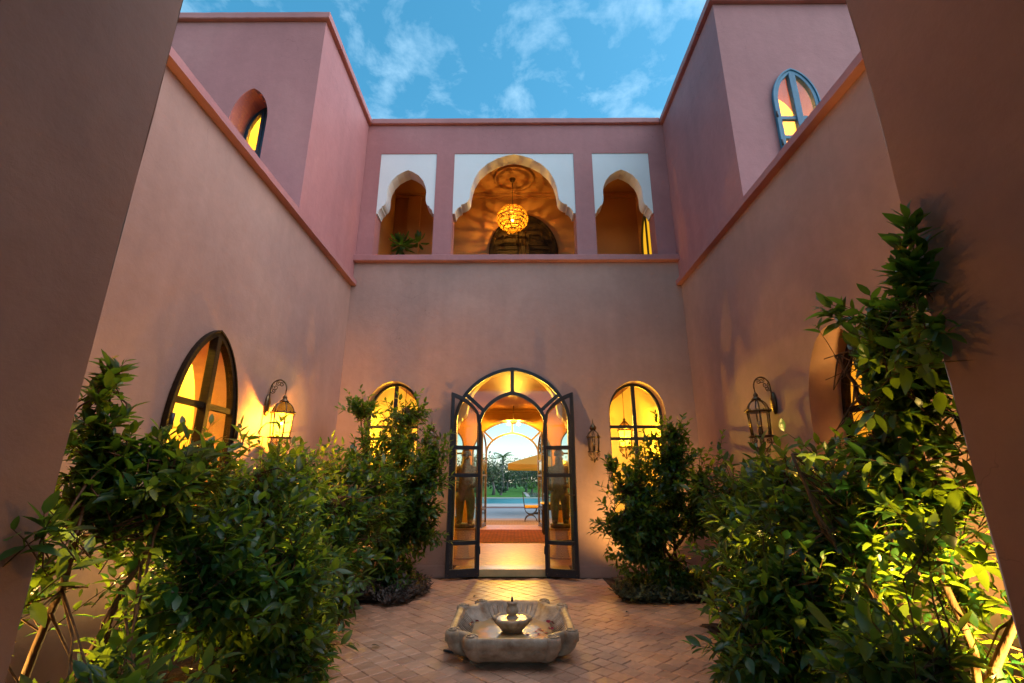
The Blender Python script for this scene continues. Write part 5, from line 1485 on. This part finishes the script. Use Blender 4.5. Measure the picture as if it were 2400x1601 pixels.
# ================================================================== GARDEN beyond the hall
def sheet(name, x0, x1, y0, y1, z, m, th=.05):
    b = MB(); b.box((x0, y0, z - th), (x1, y1, z)); o = b.build(name, m); tag(o, kind='structure'); return o
M['pave'] = mat('grey_terrace_paving', (.25, .235, .235), .6, .3, var=.12, vscale=5, bump=.1)
M['terra'] = mat('red_terrace_brick', (.40, .17, .08), .55, .3, var=.25, vscale=9)
M['copingm'] = mat('pool_coping', (.38, .34, .31), .6, .3, var=.1)
M['edge'] = mat('brick_edging', (.16, .07, .055), .8, .2, var=.3, vscale=10)
M['pool'] = mat('pool_water', (.01, .14, .15), .35, .25, bump=.03, bscale=4)
M['lawn'] = mat('lawn_grass', (.06, .17, .025), .9, .1, var=.35, vscale=2.0, bump=.6, bscale=60)
sheet('terrace', -9, 9, HY + .351, 17.6, .0, M['terra'])
sheet('paving', -14, 14, 17.601, 24.2, -.004, M['pave'])
sheet('pool_edging', -12, 12, 24.201, 25.4, .0, M['edge'])
sheet('pool_kerb', -12, 12, 25.401, 28.5, .02, M['copingm'])
sheet('pool_water', -12, 12, 28.501, 38.0, -.02, M['pool'])
sheet('pool_kerb', -12, 12, 38.001, 39.2, .02, M['copingm'])
sheet('lawn', -40, 40, 39.201, 120, .0, M['lawn'], .09)
sheet('garden_rill', 1.3, 2.7, 41, 56, .012, mat('rill_water', (.02, .035, .03), .15, .5))
for x in (1.0, 2.7):
    sheet('rill_kerb', x, x + .3, 41, 56, .05, M['copingm'])
rug('woven_rug', 'orange woven rug on the terrace outside the far garden door', -1.5, 1.1, 13.95, 16.6, .001, rugmat('orange_rug', (.42, .15, .04), (.32, .10, .03), (.5, .24, .08), (3.0, 2.2, 1)))

def crown_tree(name, label, x, y, h, rad, seed, m, trunk_h=.9, cols=None, group='garden trees', leafs=1100, ls=.16, cat='tree'):
    r = random.Random(seed)
    t = thing(name, label, cat, (x, y, 0), group)
    b = MB(); top = Vector((x + r.uniform(-.2, .2), y, trunk_h + .6))
    b.tube([(x, y, -.05), (x + r.uniform(-.1, .1), y, trunk_h * .6), tuple(top)], [.17, .13, .09], 8)
    for k in range(5):
        a = 2 * PI * k / 5 + r.random(); b.tube([tuple(top - Vector((0, 0, .3))), (x + rad * .4 * math.cos(a), y + rad * .4 * math.sin(a), trunk_h + (h - trunk_h) * .45), (x + rad * .7 * math.cos(a), y + rad * .7 * math.sin(a), trunk_h + (h - trunk_h) * .7)], [.07, .045, .015], 6)
    b.build('trunk', M['bark2'], t, recalc=False)
    b = MB(); cl = []
    for k in range(16):
        a = r.uniform(0, 2 * PI); q = rad * math.sqrt(r.random()) * .8
        cl.append((Vector((x + q * math.cos(a), y + q * math.sin(a), trunk_h * .8 + (h - trunk_h * .8) * r.uniform(.2, .85))), rad * r.uniform(.28, .48)))
    for k in range(leafs):
        c, cr = cl[r.randrange(len(cl))]
        d = Vector((r.gauss(0, 1), r.gauss(0, 1), r.gauss(0, .8))).normalized()
        p = c + d * cr * (r.random() ** .4)
        if p.z < .25: continue
        u = Vector((r.gauss(0, 1), r.gauss(0, 1), r.gauss(0, 1))).normalized(); v = u.cross(d + Vector((0, 0, .3))).normalized()
        s = ls * r.uniform(.6, 1.3)
        b.add([p - u * s, p + v * s * .45, p + u * s, p - v * s * .45], [(0, 1, 2, 3)])
    b.build('crown', m, t, recalc=False)
M['bark2'] = mat('grey_bark', (.16, .14, .13), .85, .2, var=.3, vscale=8)
M['olive'] = leafmat('olive_leaf', (.085, .115, .06), (.14, .18, .06), rough=.5, tf=.25)
M['dgreen'] = leafmat('dark_tree_leaf', (.025, .065, .028), (.06, .12, .02), rough=.5, tf=.25)
M['lgreen'] = leafmat('bright_bush_leaf', (.06, .17, .03), (.14, .28, .03), rough=.5, tf=.3)
crown_tree('olive_tree', 'grey green olive tree with pale trunk beyond the pool', -2.0, 47, 3.6, 2.1, 1, M['olive'])
crown_tree('olive_tree', 'grey green olive tree standing behind the rill', 1.4, 60, 3.9, 2.6, 2, M['olive'])
crown_tree('olive_tree', 'olive tree at the far end of the pool beside the door frame', -5.4, 50, 3.8, 2.4, 3, M['olive'])
crown_tree('olive_tree', 'olive tree seen past the parasol', 6.6, 52, 4.1, 2.4, 4, M['olive'])
crown_tree('olive_tree', 'olive tree in the gap between cypress and rill', 3.4, 62, 3.6, 2.2, 8, M['olive'])
crown_tree('garden_tree', 'dark broad tree behind the olives', -1.0, 68, 4.2, 3.2, 5, M['dgreen'])
crown_tree('garden_tree', 'dark tree behind the parasol', 5.0, 70, 4.6, 3.2, 6, M['dgreen'])
crown_tree('garden_tree', 'dark tree farthest off at the edge of the garden', -8.0, 66, 4.6, 3.4, 7, M['dgreen'])
for k, (x, y, h, lab) in enumerate(((2.0, 57.5, 1.5, 'bright bush at the end of the rill'), (4.1, 56, 1.2, 'bright low bush under the cypress'), (-1.2, 46, .8, 'low dark bush at the olive trunk'), (-3.2, 44.5, .85, 'low bush near the pool corner'))):
    crown_tree('garden_bush', lab, x, y, h, h * .6, 20 + k, M['lgreen'] if k < 2 else M['dgreen'], trunk_h=.15, group='garden bushes', leafs=420, ls=.10, cat='bush')
# tall clipped cypress
cyp = thing('cypress_tree', 'tall narrow cypress rising out of the far door arch', 'tree', (3.55, 50, 0))
b = MB(); b.tube([(3.55, 50, 0), (3.55, 50, 14)], [.25, .05], 8); b.build('trunk', M['bark2'], cyp, recalc=False)
b = MB(); r = random.Random(9)
for k in range(5200):
    z = 14 * r.random() ** 1.1 + .6; a = r.uniform(0, 2 * PI); w = (1.05 + .12 * math.sin(z * 2.1)) * (1 - (z / 17) ** 2) * (.75 + .25 * r.random())
    p = Vector((3.55 + w * math.cos(a), 50 + w * math.sin(a), z))
    d = Vector((math.cos(a) * .4, math.sin(a) * .4, 1)).normalized() * r.uniform(.14, .30); s = d.cross(Vector((r.uniform(-1, 1), r.uniform(-1, 1), .2))).normalized() * .06
    b.add([p, p + d * .5 + s, p + d, p + d * .5 - s], [(0, 1, 2, 3)])
b.build('crown', M['cyp'] if 'cyp' in M else leafmat('cypress_leaf', (.035, .055, .03), (.05, .08, .02), rough=.6, tf=.15), cyp, recalc=False)
# palm
pal = thing('palm_tree', 'feathery palm standing above the olives', 'tree', (-1.3, 56, 0))
b = MB(); b.tube([(-1.3, 56, 0), (-1.35, 56, 2.0), (-1.3, 56, 3.9)], [.20, .16, .15], 10); b.build('trunk', M['bark2'], pal, recalc=False)
r = random.Random(3)
for k in range(16):
    a = 2 * PI * k / 16 + r.uniform(-.15, .15); el = r.uniform(.1, 1.1)
    b = MB(); P0 = Vector((-1.3, 56, 3.9)); pts = []
    for q in range(8):
        t_ = q / 7; ln = 1.55 * t_
        pts.append(P0 + Vector((math.cos(a) * ln * math.cos(el * (1 - .3 * t_)), math.sin(a) * ln * math.cos(el * (1 - .3 * t_)), ln * math.sin(el) - .75 * t_ * t_)))
    b.tube(pts, [.02 * (1 - .8 * q / 7) for q in range(8)], 4)
    for q in range(1, 24):
        t_ = q / 24 * 6.99; i = int(t_); p = pts[i].lerp(pts[i + 1], t_ - i); dr = (pts[i + 1] - pts[i]).normalized(); sd = dr.cross(Vector((0, 0, 1))).normalized()
        for s in (-1, 1):
            e = p + (sd * s * .8 + dr * .5 + Vector((0, 0, -.35))).normalized() * (.42 * math.sin(PI * (.15 + .8 * q / 24)))
            b.add([p - dr * .02, p + dr * .02, e], [(0, 1, 2)])
    b.build('frond', M['lgreen'], pal, recalc=False)
# far edge of the garden: one mass of trees
b = MB(); r = random.Random(77)
for k in range(9000):
    x = r.uniform(-40, 40); base_h = 3.2 + 1.1 * noise.noise(Vector((x * .25, 0, 0))) + .7 * noise.noise(Vector((x * .8, 3, 0)))
    p = Vector((x, 84 + r.uniform(-2.5, 2.5), base_h * r.random() ** .6)); u = Vector((r.gauss(0, 1), r.gauss(0, 1), r.gauss(0, 1))).normalized() * .34; v = u.cross(Vector((r.gauss(0, 1), r.gauss(0, 1), 1))).normalized() * .2
    b.add([p - u, p + v, p + u, p - v], [(0, 1, 2, 3)])
tag(b.build('far_wood', M['dgreen'], recalc=False), 'dark mass of trees along the far edge of the garden', 'wood', None, 'stuff')

# parasol with square canopy
M['canvas'] = leafmat('orange_canvas', (.72, .30, .02), (.8, .34, .02), rough=.8, tf=.45, var=.03)
pa_ = thing('parasol', 'square orange parasol beside the pool, seen through both doors', 'parasol', (1.05, 20.0, 0))
b = MB(); b.tube([(1.05, 20, .0), (1.05, 20, 2.34)], .032, 10); b.build('pole', mat('orange_wood', (.45, .17, .04), .5), pa_)
b = MB(); cx_, cy_ = 1.05, 20.0; n = 12; vv = []; ff = []
cor = [(-1.3, -1.3), (1.3, -1.3), (1.3, 1.3), (-1.3, 1.3)]
for k in range(4):
    a_, b_ = cor[k], cor[(k + 1) % 4]; o = len(vv)
    vv.append((cx_, cy_, 2.32))
    for q in range(7):
        t_ = q / 6; e = (a_[0] + (b_[0] - a_[0]) * t_, a_[1] + (b_[1] - a_[1]) * t_)
        sag = -.035 * math.sin(PI * t_)
        vv += [(cx_ + e[0] * .5, cy_ + e[1] * .5, 2.12 + sag * .4), (cx_ + e[0], cy_ + e[1], 1.90 + sag), (cx_ + e[0] * 1.004, cy_ + e[1] * 1.004, 1.70 + sag * .5)]
    for q in range(6):
        i = o + 1 + q * 3; ff += [(o, i, i + 3), (i, i + 1, i + 4, i + 3), (i + 1, i + 2, i + 5, i + 4)]
b.add(vv, ff, False); b.build('canopy', M['canvas'], pa_, recalc=False)
for k in range(4):
    b = MB(); b.tube([(cx_, cy_, 2.29), (cx_ + cor[k][0] * .98, cy_ + cor[k][1] * .98, 1.885)], .012, 6); b.build('rib', M['wood'], pa_)
b = MB(); b.lathe([(.30, 0), (.30, .05), (.06, .08), (.05, .30)], 20, (cx_, cy_, .001)); b.build('foot', M['iron'], pa_)
# iron garden chair with curved x-shaped legs
ch = thing('garden_chair', 'black iron chair with orange cushion and crossed curved legs', 'chair', (.53, 16.2, 0))
x0, x1 = .32, .74
def arc(cx0, cz0, r_, a0, a1, y, n=12): return [(cx0 + r_ * math.cos(a0 + (a1 - a0) * q / n), y, cz0 + r_ * math.sin(a0 + (a1 - a0) * q / n)) for q in range(n + 1)]
for y in (16.02, 16.42):
    b = MB(); b.tube(arc(.53, .42, .195, PI, 2 * PI, y), .014, 6); b.build('leg', M['iron'], ch)
    b = MB(); b.tube(arc(.53, .01, .195, 0, PI, y), .014, 6); b.build('leg', M['iron'], ch)
b = MB(); b.box((x0, 15.98, .41), (x1, 16.44, .43)); b.build('seat', M['iron'], ch)
b = MB(); b.box((x0 + .005, 15.99, .431), (x1 + .03, 16.43, .50)); b.build('cushion', mat('orange_cushion', (.70, .28, .03), .85, .1), ch, bevel=.02)
for y in (16.0, 16.42):
    b = MB(); b.tube([(x0 + .01, y, .42), (x0 - .02, y, .65), (x0 - .05, y, .90)], .013, 6); b.build('back_post', M['iron'], ch)
b = MB()
for z in (.62, .75, .87): b.tube([(x0 - .015 - (z - .62) * .1, 16.0, z), (x0 - .015 - (z - .62) * .1, 16.42, z)], .010, 6)
b.build('back_rail', M['iron'], ch)
tb = thing('garden_table', 'thin black metal table standing under the orange parasol', 'table', (1.55, 17.6, 0))
b = MB(); b.box((1.05, 17.2, .70), (2.1, 18.0, .725)); b.build('top', M['iron'], tb)
for x in (1.1, 2.05):
    for y in (17.25, 17.95):
        b = MB(); b.tube([(x, y, .0), (x, y, .699)], .014, 6); b.build('leg', M['iron'], tb)
